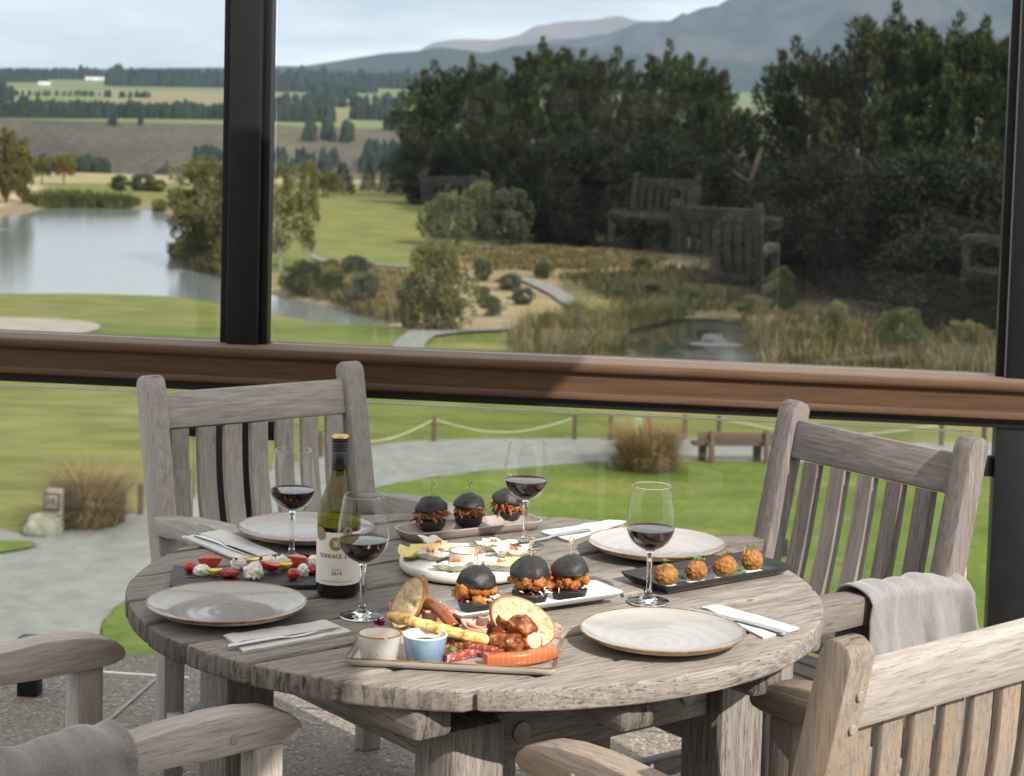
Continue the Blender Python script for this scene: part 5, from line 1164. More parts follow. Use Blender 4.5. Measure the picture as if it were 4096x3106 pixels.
# napkins and knives
multi('paper', [(0.3, (0.52, 0.515, 0.50)), (0.7, (0.60, 0.595, 0.58))], 30, 0.85, 0.2, 4, 0.35, 220, 0.0008)
plain('cutlery', (0.55, 0.56, 0.58), 0.14, 0.5, 1.0)
def napkin(label, c4, seed):
    P = [TT(x, y) for x, y in c4]; c = sum(P, Vector()) / 4; t = empty('paper_napkin', (c.x, c.y, TZ + 0.0006)); tag(t, label, 'napkin', 'paper napkins')
    r = random.Random(seed); Q = [p - c for p in P]
    for j, (z0, th, sh) in enumerate(((0.0, 0.0018, 0.0), (0.0024, 0.0016, 0.012))):
        vs, fs = [], []; n, m_ = 22, 6
        q = [Q[0].lerp(Q[3], sh * 4), Q[1].lerp(Q[2], sh * 5), Q[2], Q[3]] if j else Q
        for top in (0, 1):
            for a in range(n + 1):
                for b_ in range(m_ + 1):
                    u, v_ = a / n, b_ / m_; pt = q[0].lerp(q[1], u).lerp(q[3].lerp(q[2], u), v_)
                    wob = 0.0024 * noise.noise(Vector((u * 7 + seed, v_ * 3, j))) * (1 if top else 0.2)
                    edge = 0.004 * noise.noise(Vector((u * 9, seed, j * 3))) * (1 if b_ == 0 else 0)
                    nrm = (q[0] - q[3]).normalized(); lift = (0.0022 * max(0, noise.noise(Vector((u * 4, seed * 2, j)))) if b_ in (0,) else 0)
                    vs.append((pt.x + nrm.x * edge, pt.y + nrm.y * edge, z0 + top * th + max(-0.0005, wob) + lift))
        w1 = m_ + 1; o = (n + 1) * w1
        for a in range(n):
            for b_ in range(m_):
                i = a * w1 + b_; fs.append((i, i + 1, i + w1 + 1, i + w1)); fs.append((o + i, o + i + w1, o + i + w1 + 1, o + i + 1))
            fs.append((a * w1, a * w1 + w1, o + a * w1 + w1, o + a * w1)); i = a * w1 + m_; fs.append((i, o + i, o + i + w1, i + w1))
        for b_ in range(m_): fs.append((b_, o + b_, o + b_ + 1, b_ + 1)); i = n * w1 + b_; fs.append((i, i + 1, o + i + 1, o + i))
        link('fold', mesh('fold', vs, fs, True, 50), 'paper', t)
napkin('white napkin under a knife at the far left before the chair', [(726, 2152), (888, 2124), (1112, 2224), (944, 2244)], 3)
napkin('white napkin under a knife at the near left below the plate', [(893, 2548), (1300, 2488), (1405, 2536), (975, 2616)], 5)
napkin('white napkin half under the far right plate', [(2158, 2134), (2430, 2088), (2505, 2092), (2275, 2170)], 7)
napkin('white napkin under a knife at the near right edge', [(2808, 2434), (2858, 2424), (3196, 2520), (3052, 2560)], 9)
def knife_mesh():
    rings = []
    for x, hw, th, off in [(0, 0.0045, 0.0028, 0), (0.004, 0.0070, 0.0045, 0), (0.03, 0.0072, 0.006, 0), (0.07, 0.0056, 0.0058, 0), (0.095, 0.0048, 0.0052, 0), (0.102, 0.0062, 0.0050, 0.0), (0.108, 0.0052, 0.0030, 0), (0.118, 0.0075, 0.0016, 0.0006), (0.16, 0.0088, 0.0013, 0.001), (0.20, 0.0080, 0.0012, 0.001), (0.216, 0.0046, 0.0010, 0.003), (0.222, 0.001, 0.0008, 0.005)]:
        rings.append([Vector((x, off + hw * math.cos(2 * math.pi * k / 14), th / 2 * (1 + math.sin(2 * math.pi * k / 14)))) for k in range(14)])
    v, f = loft(rings); return mesh('knife', v, f, True, 60)
km = knife_mesh()
for a, b_, z, lab in [((783, 2142), (1046, 2234), 0.0065, 'steel knife on the far left napkin'), ((912, 2588), (1372, 2512), 0.0065, 'steel knife on the near left napkin'), ((2360, 2122), (2175, 2153), 0.0060, 'steel knife with its blade on the far right napkin'), ((3146, 2537), (2738, 2424), 0.0065, 'steel knife on the near right napkin')]:
    p, q = TT(*a, z), TT(*b_, z); ang = math.atan2(q.y - p.y, q.x - p.x); o = link('table_knife', km, 'cutlery', None, Matrix.Translation((p.x, p.y, TZ + z - 0.0006)) @ Matrix.Rotation(ang, 4, 'Z')); tag(o, lab, 'knife', 'table knives')

# ------------------------------------------------------------------ food
multi('bun', [(0.3, (0.010, 0.010, 0.011)), (0.7, (0.024, 0.023, 0.024))], 30, 0.5, 0.45, 5, 0.8, 70, 0.003)
multi('pulled_meat', [(0.25, (0.09, 0.022, 0.006)), (0.5, (0.25, 0.075, 0.02)), (0.75, (0.44, 0.18, 0.055))], 90, 0.35, 0.5, 4, 0.5, 300, 0.001)
multi('crispy', [(0.25, (0.16, 0.045, 0.008)), (0.5, (0.36, 0.125, 0.022)), (0.78, (0.52, 0.24, 0.06))], 60, 0.55, 0.4, 5, 1.0, 220, 0.003)
multi('crumb', [(0.28, (0.13, 0.045, 0.009)), (0.5, (0.29, 0.125, 0.026)), (0.76, (0.50, 0.28, 0.085))], 75, 0.6, 0.35, 6, 1.0, 260, 0.0025)
plain('cabbage', (0.16, 0.012, 0.075), 0.35, 0.5, 0, 0.4, 80); plain('slaw', (0.70, 0.60, 0.36), 0.4, 0.4, 0, 0.2, 80); plain('carrot', (0.72, 0.25, 0.03), 0.4)
plain('bamboo', (0.42, 0.32, 0.15), 0.5, 0.4, 0, 0.2, 60)
def strips(r, n, R0, z0, z1, ln, wd, out=0.15, droop=0.3, hang=0.0):
    vs, fs = [], []
    for _ in range(n):
        a = r.uniform(0, 6.28); rr = R0 * math.sqrt(r.uniform(0.35, 1.0)); z = r.uniform(z0, z1); tdir = a + r.uniform(0.5, 2.6)
        p = Vector((rr * math.cos(a), rr * math.sin(a), z)); d = Vector((math.cos(tdir) * 0.8 + math.cos(a) * out * 2, math.sin(tdir) * 0.8 + math.sin(a) * out * 2, r.uniform(-droop, droop * 0.6))).normalized()
        l = ln * r.uniform(0.5, 1.2); q = p + d * l * 0.5 + Vector((0, 0, r.uniform(-1, 1) * l * 0.12)); e = p + d * l - Vector((0, 0, hang * l * r.random()))
        v, f = tube([p, q, e], [wd * r.uniform(0.5, 1), wd * r.uniform(0.7, 1.2), wd * 0.4], 5); o = len(vs); vs += v; fs += [tuple(i + o for i in t) for t in f]
    return mesh('strips', vs, fs, True, 60)
def chunks(r, n, R0, z0, z1, s0, s1):
    lst = []
    for i in range(n):
        a = r.uniform(0, 6.28); rr = R0 * math.sqrt(r.uniform(0.2, 1)); s = r.uniform(s0, s1)
        lst.append((blob(s, s * r.uniform(0.7, 1.0), s * r.uniform(0.6, 0.9), 3, 0.38, 2.6, r.random() * 90, 3, None, True), Matrix.Translation((rr * math.cos(a), rr * math.sin(a), r.uniform(z0, z1))) @ Matrix.Rotation(r.uniform(0, 6), 4, 'Z')))
    v, f = join_meshes(lst); return mesh('chunks', v, f, True, 180)
def bun_top(seed): 
    me = blob(0.0335, 0.0325, 0.031, 4, 0.10, 1.5, seed, 4)
    for v in me.vertices:
        if v.co.z < 0: v.co.z *= 0.12
        v.co.z = v.co.z * 0.95
    return me
def bun_bot(seed):
    me = blob(0.031, 0.030, 0.030, 4, 0.05, 1.4, seed, 3)
    for v in me.vertices:
        if v.co.z > 0: v.co.z *= 0.08
        v.co.z = max(v.co.z, -0.0235)
    return me
def pick_mesh(h, seed):
    r = random.Random(seed); vs, fs = [], []
    def add(pa, rd):
        v, f = tube(pa, rd, 6); o = len(vs); vs.extend(v); fs.extend([tuple(i + o for i in t) for t in f])
    add([(0, 0, -0.03), (0.0005, 0, h * 0.55)], 0.0011)
    c = Vector((0.0005, 0, h * 0.55)); add([c + Vector((0.0045 * math.sin(k / 8 * 6.28) * 1.0 + 0.002 * k / 8, 0.001 * k / 8, 0.0085 * (1 - math.cos(k / 8 * 6.28)) / 2 * 1.3)) for k in range(9)], 0.0012)
    add([c + Vector((-0.005, 0, -0.005)), c, c + Vector((0.006, 0, 0.008))], 0.0011); return mesh('pick', vs, fs)
def burger(px, py, base, kind, label, seed, s=1.0, tilt=(0, 0), gap=0.018, pk=0.024):
    r = random.Random(seed); p = TT(px, py, base); t = empty('slider_burger', (p.x, p.y, TZ + base + 0.0238 * s), r.uniform(0, 6)); q_ = 1 + 0.07 * noise.noise(Vector((seed * 0.37, 1, 2))); t.scale = (s * q_, s * (2 - q_), s); tag(t, label, 'burger', 'black bun sliders')
    link('bun_base', bun_bot(seed), 'bun', t)
    if kind == 'pork':
        link('meat', strips(r, 70, 0.027, 0.001, gap + 0.001, 0.020, 0.0034, 0.14, 0.5, 0.5), 'pulled_meat', t)
        link('meat_core', blob(0.029, 0.029, 0.0125, 4, 0.35, 3.2, seed, 4, None, True), 'pulled_meat', t, Matrix.Translation((0, 0, gap * 0.5)))
    else:
        link('chicken', chunks(r, 17, 0.027, 0.006, gap - 0.002, 0.010, 0.0155), 'crispy', t)
    link('red_cabbage', strips(r, 14, 0.029, 0.001, 0.009, 0.014, 0.0014, 0.12, 0.4, 0.7), 'cabbage', t)
    link('slaw', strips(r, 14, 0.029, 0.001, 0.009, 0.011, 0.0013, 0.12, 0.4, 0.6), 'slaw', t)
    if r.random() < 0.8: link('carrot', strips(r, 4, 0.029, 0.001, 0.009, 0.011, 0.0013, 0.12, 0.4, 0.4), 'carrot', t)
    for ch_ in t.children:
        if ch_.name.split('.')[0] in ('meat', 'red_cabbage', 'slaw', 'carrot', 'chicken'): ch_['kind'] = 'stuff'
    b_ = link('bun_lid', bun_top(seed + 50), 'bun', t, Matrix.Translation((0, 0, gap)) @ Matrix.Rotation(tilt[0], 4, 'X') @ Matrix.Rotation(tilt[1], 4, 'Y'))
    link('pick', pick_mesh(pk * 1.6, seed), 'bamboo', t, Matrix.Translation((0, 0, gap + 0.028)) @ Matrix.Rotation(-t.rotation_euler.z, 4, 'Z'))
for a in [(1723, 2124, 0.004, 'pork', 'pulled meat slider at the left end of the taupe tray', 101, 1.0, (0.05, 0.03), 0.021), (1874, 2107, 0.004, 'pork', 'pulled meat slider in the middle of the taupe tray', 102, 1.0, (0.02, 0.08), 0.019), (2029, 2083, 0.004, 'pork', 'pulled meat slider behind the wine glass on the taupe tray', 103, 1.0, (-0.03, 0.1), 0.018),
          (1903, 2456, 0.006, 'chicken', 'crispy chicken slider at the left, behind the bread', 104, 1.07, (0.02, 0.06), 0.028), (2118, 2424, 0.006, 'chicken', 'crispy chicken slider in the middle of the white platter', 105, 1.1, (0.05, 0.14), 0.029), (2276, 2408, 0.006, 'chicken', 'crispy chicken slider at the right end of the white platter', 106, 1.07, (0.06, 0.02), 0.028)]:
    burger(*a)
# fried rice balls
plain('cream_sauce', (0.74, 0.71, 0.63), 0.3, 0.5); plain('herb', (0.07, 0.15, 0.02), 0.4, 0.4, 0, 0.3, 60); plain('herb_light', (0.20, 0.26, 0.06), 0.4)
def leaf_mesh(ln, wd, seed, cup=0.25):
    vs, fs = [], []; n = 6
    for i in range(n + 1):
        k = i / n; hw = wd / 2 * math.sin(math.pi * min(1, k * 0.92 + 0.06)) ** 0.8
        for s in (-1, 0, 1): vs.append((ln * k, s * hw, ln * (0.28 * math.sin(k * 2.6 + seed)) + abs(s) * hw * cup))
    for i in range(n):
        for j in range(2): fs.append((i * 3 + j, i * 3 + j + 1, i * 3 + j + 4, i * 3 + j + 3))
    return mesh('leaf', vs, fs, True, 180)
for i, ((px, py), lab) in enumerate(zip([(2664, 2300), (2785, 2283), (2898, 2266), (3008, 2241)], ['golden fried rice ball nearest the wine glass', 'second golden rice ball, draped with a green shoot', 'third golden rice ball with a tall green shoot', 'golden rice ball at the right end of the black tray'])):
    p = TT(px, py, 0.028); c = Vector((p.x, p.y, TZ + 0.028))
    d_ = link('sauce_dollop', blob(0.021, 0.019, 0.005, 3, 0.15, 2, i, 2), 'cream_sauce', None, Matrix.Translation((p.x + 0.002, p.y - 0.004, TZ + 0.0065))); tag(d_, ['white sauce under the rice ball nearest the glass', 'white sauce under the second rice ball', 'white sauce under the third rice ball', 'white sauce under the right end rice ball'][i], 'sauce', 'sauce dollops')
    t = empty('rice_ball', c, i * 1.3); tag(t, lab, 'rice ball', 'fried rice balls')
    sz_ = (1.0, 0.95, 1.04, 0.98)[i]; link('crust', blob(0.0228 * sz_, 0.0218 * sz_, 0.0210 * sz_, 5, 0.10, 3.4, i + 3, 6), 'crumb', t)
    q = tube([(0.014 * math.cos(a) , -0.019 * math.sin(a) * 0.6 - 0.004, 0.0225 * math.sin(a) + 0.002) for a in [0.2 + k * 0.25 for k in range(8)]], 0.0009, 6)
    sh = link('shoot', mesh('shoot', *q), 'herb_light', t)
    for k in range((2, 3, 5, 2)[i]):
        link('leaf', leaf_mesh(0.013 + 0.004 * (k % 2), 0.010, k), 'herb', sh, Matrix.Translation((0.003 * k - 0.006, -0.006 + 0.003 * k, 0.0225)) @ Matrix.Rotation(k * 1.9 + i, 4, 'Z') @ Matrix.Rotation(-0.3, 4, 'Y'))
for px, py, k, lab in [(2726, 2312, 0, 'dark green leaf between the first two rice balls'), (2960, 2290, 1, 'green sprig on the black tray before the last rice ball')]:
    p = TT(px, py, 0.008); t = empty('herb_sprig', p, k + 0.4); tag(t, lab, 'herb', 'herb sprigs on the black tray')
    for j in range(4): link('leaf', leaf_mesh(0.014, 0.011, j), 'herb', t, Matrix.Rotation(j * 1.6, 4, 'Z') @ Matrix.Rotation(-0.35, 4, 'Y'))
# oysters
multi('shell_out', [(0.3, (0.17, 0.16, 0.11)), (0.5, (0.38, 0.36, 0.27)), (0.75, (0.56, 0.53, 0.42))], 70, 0.7, 0.3, 6, 1.0, 160, 0.003)
multi('shell_in', [(0.3, (0.30, 0.29, 0.27)), (0.5, (0.66, 0.64, 0.58)), (0.75, (0.78, 0.76, 0.70))], 30, 0.25, 0.5, 4)
multi('oyster_meat', [(0.3, (0.36, 0.31, 0.25)), (0.6, (0.60, 0.53, 0.43))], 40, 0.12, 0.6, 4, 0.4, 90, 0.001)
m = plain('roe', (0.75, 0.13, 0.01), 0.08, 0.6)
def shell_mesh(a, b_, h, seed):
    rings = []; n = 30
    def ring(k, z, am):
        out = []
        for i in range(n):
            t = 2 * math.pi * i / n; point = 1 + 0.25 * max(0, math.cos(t)) ** 3; wob = 1 + am * noise.noise(Vector((math.cos(t) * 2.6, math.sin(t) * 2.6, seed * 3.3 + k)))
            out.append(Vector((a * k * point * wob * math.cos(t), b_ * k * wob * math.sin(t), z + am * 0.012 * noise.noise(Vector((t * 2, seed, k))))))
        return out
    outr = [ring(0.28, 0.0, 0.1), ring(0.55, h * 0.14, 0.25), ring(0.72, h * 0.38, 0.4), ring(0.86, h * 0.62, 0.5), ring(1.0, h, 0.55)]
    v, f = loft(outr, True, False); o = mesh('shell', v, f, True, 70)
    v, f = loft([ring(1.0, h, 0.55), ring(0.93, h * 0.93, 0.45), ring(0.75, h * 0.6, 0.3), ring(0.4, h * 0.4, 0.2)], False, True); i_ = mesh('inner', v, f, True, 180)
    return o, i_
for i, (px, py, rz, lab) in enumerate([(1716, 2232, 2.7, 'oyster at the left of the dish beside the lemon'), (1752, 2196, 2.2, 'oyster at the back left, behind the small bowl'), (1972, 2192, 0.6, 'oyster at the back right, beside the wine glass foot'), (2052, 2222, 0.2, 'oyster at the right of the dish above the lemon wedge'), (1828, 2275, 3.3, 'oyster at the very front of the dish'), (1992, 2272, -0.15, 'oyster at the front right of the dish')]):
    p = TT(px, py, 0.014); t = empty('oyster', (p.x, p.y, TZ + 0.0085), rz); t.rotation_euler = (0.05, -0.1 if i < 2 else 0.06, rz); tag(t, lab, 'oyster', 'oysters on the salt')
    o, n_ = shell_mesh(0.038, 0.028, 0.017, i + 1); link('shell', o, 'shell_out', t); link('nacre', n_, 'shell_in', t)
    link('flesh', blob(0.023, 0.016, 0.006, 4, 0.3, 1.8, i, 3), 'oyster_meat', t, Matrix.Translation((-0.002, 0, 0.0125)))
    r = random.Random(i + 5)
    for k in range(5): link('roe', cmesh(('roe', 1), lambda: blob(0.0034, 0.0034, 0.0033, 2)), 'roe', t, Matrix.Translation((r.uniform(-.006, .006), r.uniform(-.005, .005), 0.0185 + 0.003 * (k % 2))))
p = TT(1869, 2208, 0.04); t = empty('dip_bowl', (p.x, p.y, TZ + 0.0088)); tag(t, 'small pinkish speckled bowl in the middle of the oyster dish', 'bowl')
plain('pink_glaze', (0.66, 0.53, 0.49), 0.15, 0.5)
def ramekin(t, r0, r1, h, outm, inm, rimm):
    link('outside', lathe([(0, 0.0), (r0 - 0.004, 0.0), (r0, 0.003), (r1, h - 0.001)], 56), outm, t); link('rim', lathe([(r1, h - 0.001), (r1 - 0.0008, h + 0.0006), (r1 - 0.0026, h + 0.0004), (r1 - 0.0032, h - 0.001)], 56), rimm, t)
    link('inside', lathe([(r1 - 0.0032, h - 0.001), (r0 - 0.002, 0.006), (r0 - 0.006, 0.004), (0, 0.004)], 56), inm, t)
ramekin(t, 0.033, 0.0355, 0.034, 'speckle_glaze', 'pink_glaze', 'rim_brown')
multi('lemon_rind', [(0.3, (0.70, 0.52, 0.05)), (0.7, (0.80, 0.62, 0.09))], 60, 0.4, 0.5, 4, 0.4, 200, 0.001); plain('lemon_flesh', (0.78, 0.64, 0.20), 0.25, 0.5, 0, 0.15, 90, 0.6, 120, 0.002)
def wedge(name, label, cat, c, rz, rx, rad, ang, skin, flesh, group=None, rot=(0, 0, 0), thick=None):
    t = empty(name, c, rz); t.rotation_euler = (rot[0], rot[1], rz); tag(t, label, cat, group); n = 14; m_ = 10; vs, fs = [], []
    for i in range(n + 1):
        th = math.pi * i / n
        for j in range(m_ + 1):
            ph = -ang / 2 + ang * j / m_; vs.append((rx * math.cos(th), rad * math.sin(th) * math.sin(ph), -rad * math.sin(th) * math.cos(ph) + rad))
    for i in range(n):
        for j in range(m_): q = i * (m_ + 1) + j; fs.append((q, q + 1, q + m_ + 2, q + m_ + 1))
    link('skin', mesh('skin', vs, fs, True, 180), skin, t)
    for s in (0, m_):
        vv = [(rx * math.cos(math.pi * i / n) * 0.995, vs[i * (m_ + 1) + s][1], vs[i * (m_ + 1) + s][2]) for i in range(n + 1)]
        vv2 = [(x * 0.97, y * 0.03, rad + (z - rad) * 0.03 + 0.0008) for x, y, z in vv]
        link('flesh', mesh('cut', vv + vv2, [(i, i + 1, n + 2 + i, n + 1 + i) for i in range(n)], False), flesh, t)
    return t
for px, py, rz, lab in [(1632, 2222, 2.2, 'lemon wedge at the left edge of the oyster dish'), (1700, 2208, 0.3, 'lemon wedge behind the left oyster'), (2082, 2262, 0.1, 'lemon wedge at the right edge of the oyster dish')]:
    p = TT(px, py, 0.016); wedge('lemon_wedge', lab, 'lemon', (p.x, p.y, TZ + 0.011), rz, 0.031, 0.021, 1.35, 'lemon_rind', 'lemon_flesh', 'lemon wedges')
# tomatoes, mozzarella, basil on the slate
plain('tomato_skin', (0.40, 0.018, 0.010), 0.12, 0.6, 0, 0.2, 40); multi('tomato_flesh', [(0.3, (0.38, 0.03, 0.015)), (0.7, (0.58, 0.11, 0.05))], 70, 0.2, 0.5, 4, 0.6, 90, 0.002)
multi('roast_tomato', [(0.3, (0.14, 0.008, 0.004)), (0.7, (0.42, 0.035, 0.012))], 70, 0.18, 0.6, 5, 0.7, 110, 0.003)
plain('yellow_skin', (0.72, 0.42, 0.02), 0.15, 0.6); plain('yellow_flesh', (0.75, 0.52, 0.12), 0.2, 0.5, 0, 0.15, 80); plain('mozzarella', (0.78, 0.75, 0.69), 0.35, 0.5, 0, 0.04, 60, 0.6, 150, 0.002, 0, 0.25)
plain('balsamic', (0.006, 0.004, 0.004), 0.03, 0.6)
def on_slate(px, py, h): p = TT(px, py, SLZ + h); return (p.x, p.y, TZ + SLZ + h)
for i, (px, py, r, lab) in enumerate([(759, 2268, 0.0112, 'roasted cherry tomato at the left end of the slate'), (1173, 2297, 0.0118, 'shiny cherry tomato near the bottle on the slate')]):
    tag(link('cherry_tomato', blob(r, r, r * 0.95, 3, 0.03 if i else 0.1, 3, i, 2), 'tomato_skin', None, Matrix.Translation(on_slate(px, py, r * 0.93))), lab, 'tomato', 'cherry tomatoes')
for i, (px, py, lab) in enumerate([(916, 2293, 'dark roasted tomato beside the yellow half tomato'), (1243, 2278, 'dark roasted tomato half behind the bottle')]):
    tag(link('roast_tomato', blob(0.018, 0.014, 0.0095, 4, 0.22, 2.6, i + 4, 4), 'roast_tomato', None, Matrix.Translation(on_slate(px, py, 0.0085))), lab, 'tomato', 'roasted tomatoes')
for i, (px, py, rz, rot, lab) in enumerate([(838, 2252, 0.2, (0.9, 0), 'big red tomato wedge at the back of the slate'), (1090, 2286, 0.8, (-0.5, 0.2), 'red tomato wedge leaning on the large mozzarella piece'), (1192, 2250, -0.3, (0.8, 0), 'cut red tomato wedge nearest the bottle')]):
    wedge('tomato_wedge', lab, 'tomato', on_slate(px, py, 0.004), rz, 0.022, 0.018, 1.7, 'tomato_skin', 'tomato_flesh', 'tomato wedges', rot)
for i, (px, py, rz, lab) in enumerate([(860, 2302, 0.2, 'yellow half tomato at the front of the slate'), (1010, 2258, 0.5, 'yellow tomato piece behind the large mozzarella'), (1142, 2278, 0.1, 'yellow tomato piece beside the shiny cherry tomato')]):
    wedge('yellow_tomato', lab, 'tomato', on_slate(px, py, 0.001), rz, 0.0135, 0.0125, 2.9, 'yellow_skin', 'yellow_flesh', 'yellow tomatoes')
for i, (px, py, sx, sy, sz, lab) in enumerate([(806, 2286, 0.016, 0.012, 0.012, 'torn mozzarella piece at the left of the slate'), (952, 2258, 0.014, 0.012, 0.014, 'mozzarella piece with a basil leaf on top'), (1014, 2292, 0.018, 0.014, 0.018, 'largest torn mozzarella piece in the middle of the slate'), (1076, 2250, 0.014, 0.011, 0.012, 'mozzarella piece behind the leaning tomato wedge'), (1128, 2250, 0.015, 0.012, 0.012, 'mozzarella piece left of the cut tomato wedge'), (1213, 2285, 0.011, 0.012, 0.014, 'round mozzarella piece touching the cherry tomato'), (1252, 2250, 0.012, 0.011, 0.013, 'mozzarella piece beside the bottle shoulder')]):
    me = blob(sx, sy, sz, 4, 0.30, 2.1, i * 3 + 2, 4, -0.55, True); tag(link('mozzarella', me, 'mozzarella', None, Matrix.Translation(on_slate(px, py, sz * 0.55))), lab, 'cheese', 'torn mozzarella')
for i, (px, py, h, rz, lab) in enumerate([(812, 2268, 0.014, 0.2, 'basil leaf on the left mozzarella piece'), (944, 2240, 0.022, 1.2, 'basil leaf on the upright mozzarella piece'), (942, 2281, 0.010, 2.6, 'basil leaf beside the dark roasted tomato'), (1112, 2262, 0.017, 0.4, 'basil leaf on the leaning tomato wedge')]):
    p = TT(px, py, SLZ + h); tag(link('basil_leaf', leaf_mesh(0.019, 0.013, i), 'herb', None, Matrix.Translation((p.x - 0.008, p.y, TZ + SLZ + h - 0.003)) @ Matrix.Rotation(rz, 4, 'Z')), lab, 'basil', 'basil leaves')
for i, (px, py, sx, lab) in enumerate([(762, 2308, 0.011, 'dark sauce drop at the left of the slate'), (1235, 2312, 0.008, 'dark sauce drop near the bottle'), (905, 2318, 0.010, 'dark sauce pool at the front of the slate')]):
    tag(link('sauce_drop', blob(sx, 0.006, 0.0016, 3, 0.1, 2, i), 'balsamic', None, Matrix.Translation(on_slate(px, py, 0.0004))), lab, 'sauce', 'dark sauce drops')
# board of meats
BZ = 0.0048
def on_board(px, py, h): p = TT(px, py, BZ + h); return Vector((p.x, p.y, TZ + BZ + h))
plain('hummus', (0.62, 0.43, 0.22), 0.6, 0.3, 0, 0.15, 60, 0.8, 60, 0.004); multi('pesto', [(0.3, (0.02, 0.03, 0.006)), (0.7, (0.09, 0.10, 0.02))], 140, 0.3, 0.5, 4, 1.0, 200, 0.003)
for (px, py), om, inm, rimm, lab, dm in [((1519, 2531), 'speckle_glaze', 'white_china', 'rim_brown', 'white speckled dip pot on the near left of the board', 'hummus'), ((1701, 2536), 'blue_glaze', 'white_china', 'cream_glaze', 'blue dip pot of green pesto on the board', 'pesto')]:
    p = TT(px, py, BZ + 0.044); t = empty('dip_pot', (p.x, p.y, TZ + BZ)); tag(t, lab, 'dip pot', 'dip pots')
    ramekin(t, 0.0295, 0.0365, 0.044, om, inm, rimm); link('dip', blob(0.0275, 0.0275, 0.009, 4, 0.12, 2.6, px, 4), dm, t, Matrix.Translation((0, 0, 0.026)))
multi('crumb_bread', [(0.3, (0.48, 0.35, 0.19)), (0.5, (0.66, 0.53, 0.33)), (0.75, (0.76, 0.66, 0.46))], 70, 0.85, 0.2, 5, 1.0, 110, 0.006); multi('crust', [(0.3, (0.24, 0.10, 0.03)), (0.7, (0.46, 0.24, 0.09))], 40, 0.75, 0.3); plain('flour_crust', (0.66, 0.55, 0.44), 0.85, 0.2, 0, 0.12, 40)
def bread(label, c, ax_x, ax_y, a, b_, th, skin, seed):
    t = empty('bread_slice', c); t.rotation_euler = frame(ax_x, ax_y, (0, 0, 0)).to_euler(); tag(t, label, 'bread', 'bread slices'); n = 44
    def ring(k, z): return [Vector((a * k * math.cos(q) * (1 + 0.05 * noise.noise(Vector((math.cos(q) * 2, math.sin(q) * 2, seed)))), b_ * k * math.sin(q) * (1 + 0.05 * noise.noise(Vector((math.cos(q) * 2, seed, math.sin(q) * 2)))), z)) for q in [2 * math.pi * i / n for i in range(n)]]
    v, f = loft([ring(0.955, th / 2), ring(1.0, th / 2 - 0.001), ring(1.0, -th / 2 + 0.001), ring(0.955, -th / 2)], False, False); link('crust', mesh('crust', v, f, True, 60), skin, t)
    vs, fs = [], []; m_ = 9; hol = [(random.Random(seed * 9 + k).uniform(-0.7, 0.7) * a, random.Random(seed * 9 + k + 40).uniform(-0.6, 0.6) * b_, random.Random(seed + k).uniform(0.004, 0.009)) for k in range(9)]
    for s in (1, -1):
        o = len(vs)
        for j in range(m_ + 1):
            for p in ring(0.957 * j / m_, 0):
                z = th / 2 - 0.0002
                for hx, hy, hr in hol:
                    d = math.hypot((p.x - hx) , (p.y - hy) * 1.7) / hr
                    if d < 1: z -= 0.0045 * (1 - d * d)
                z -= 0.0012 * max(0, noise.noise(Vector((p.x * 160, p.y * 160, seed))) + 0.2) if j < m_ else 0
                vs.append((p.x, p.y, s * z))
        for j in range(m_):
            for i in range(n): q = (o + j * n + i, o + j * n + (i + 1) % n, o + (j + 1) * n + (i + 1) % n, o + (j + 1) * n + i); fs.append(q if s > 0 else q[::-1])
    link('crumb', mesh('crumb', vs, fs, True, 180), 'crumb_bread', t)
bread('upright slice of white bread behind the dip pots', on_board(1638, 2412, 0.043), (0.42, 0.05, 0.9), (0.80, -0.42, -0.36), 0.048, 0.024, 0.022, 'crust', 3)
bread('large curved slice of bread at the right of the board', on_board(2088, 2486, 0.046), (0.86, 0.12, -0.50), (0.46, 0.25, 0.85), 0.060, 0.035, 0.018, 'crust', 5)
multi('cheese_straw', [(0.36, (0.40, 0.13, 0.02)), (0.44, (0.62, 0.36, 0.10)), (0.62, (0.76, 0.58, 0.24))], 75, 0.6, 0.35, 5, 1.0, 90, 0.004)
def bent(name, label, cat, pts, rad, mat, seg=14, group=None, caps=None, wob=0.0):
    P = [Vector(p) for p in pts]; out = []; n = 8
    for i in range(len(P) - 1):
        p0, p1, p2, p3 = P[max(0, i - 1)], P[i], P[i + 1], P[min(len(P) - 1, i + 2)]
        for k in range(n): t = k / n; out.append(0.5 * (2 * p1 + (p2 - p0) * t + (2 * p0 - 5 * p1 + 4 * p2 - p3) * t * t + (3 * p1 - p0 - 3 * p2 + p3) * t ** 3))
    out.append(P[-1]); m_ = len(out)
    rd = [rad * (1 - 0.55 * max(0, abs(2 * i / (m_ - 1) - 1) - 0.9) / 0.1) * (1 + wob * noise.noise(Vector((i * 0.7, rad * 900, 0)))) for i in range(m_)]
    v, f = tube(out, rd, seg); return tag(link(name, mesh(name, v, f, True, 60), mat), label, cat, group)
bent('cheese_straw', 'long golden cheese straw lying across the dip pots', 'cheese straw', [on_board(1552, 2462, 0.052), on_board(1680, 2496, 0.050), on_board(1830, 2535, 0.036), on_board(1955, 2564, 0.024)], 0.0092, 'cheese_straw', 12, None, None, 0.35)
multi('sausage', [(0.3, (0.14, 0.03, 0.008)), (0.7, (0.34, 0.095, 0.022))], 25, 0.15, 0.6, 4, 0.3, 60, 0.001)
bent('sausage', 'curved glossy brown sausage behind the bread slice', 'sausage', [on_board(1700, 2418, 0.040), on_board(1740, 2425, 0.044), on_board(1785, 2470, 0.034), on_board(1822, 2518, 0.020)], 0.0105, 'sausage', 16)
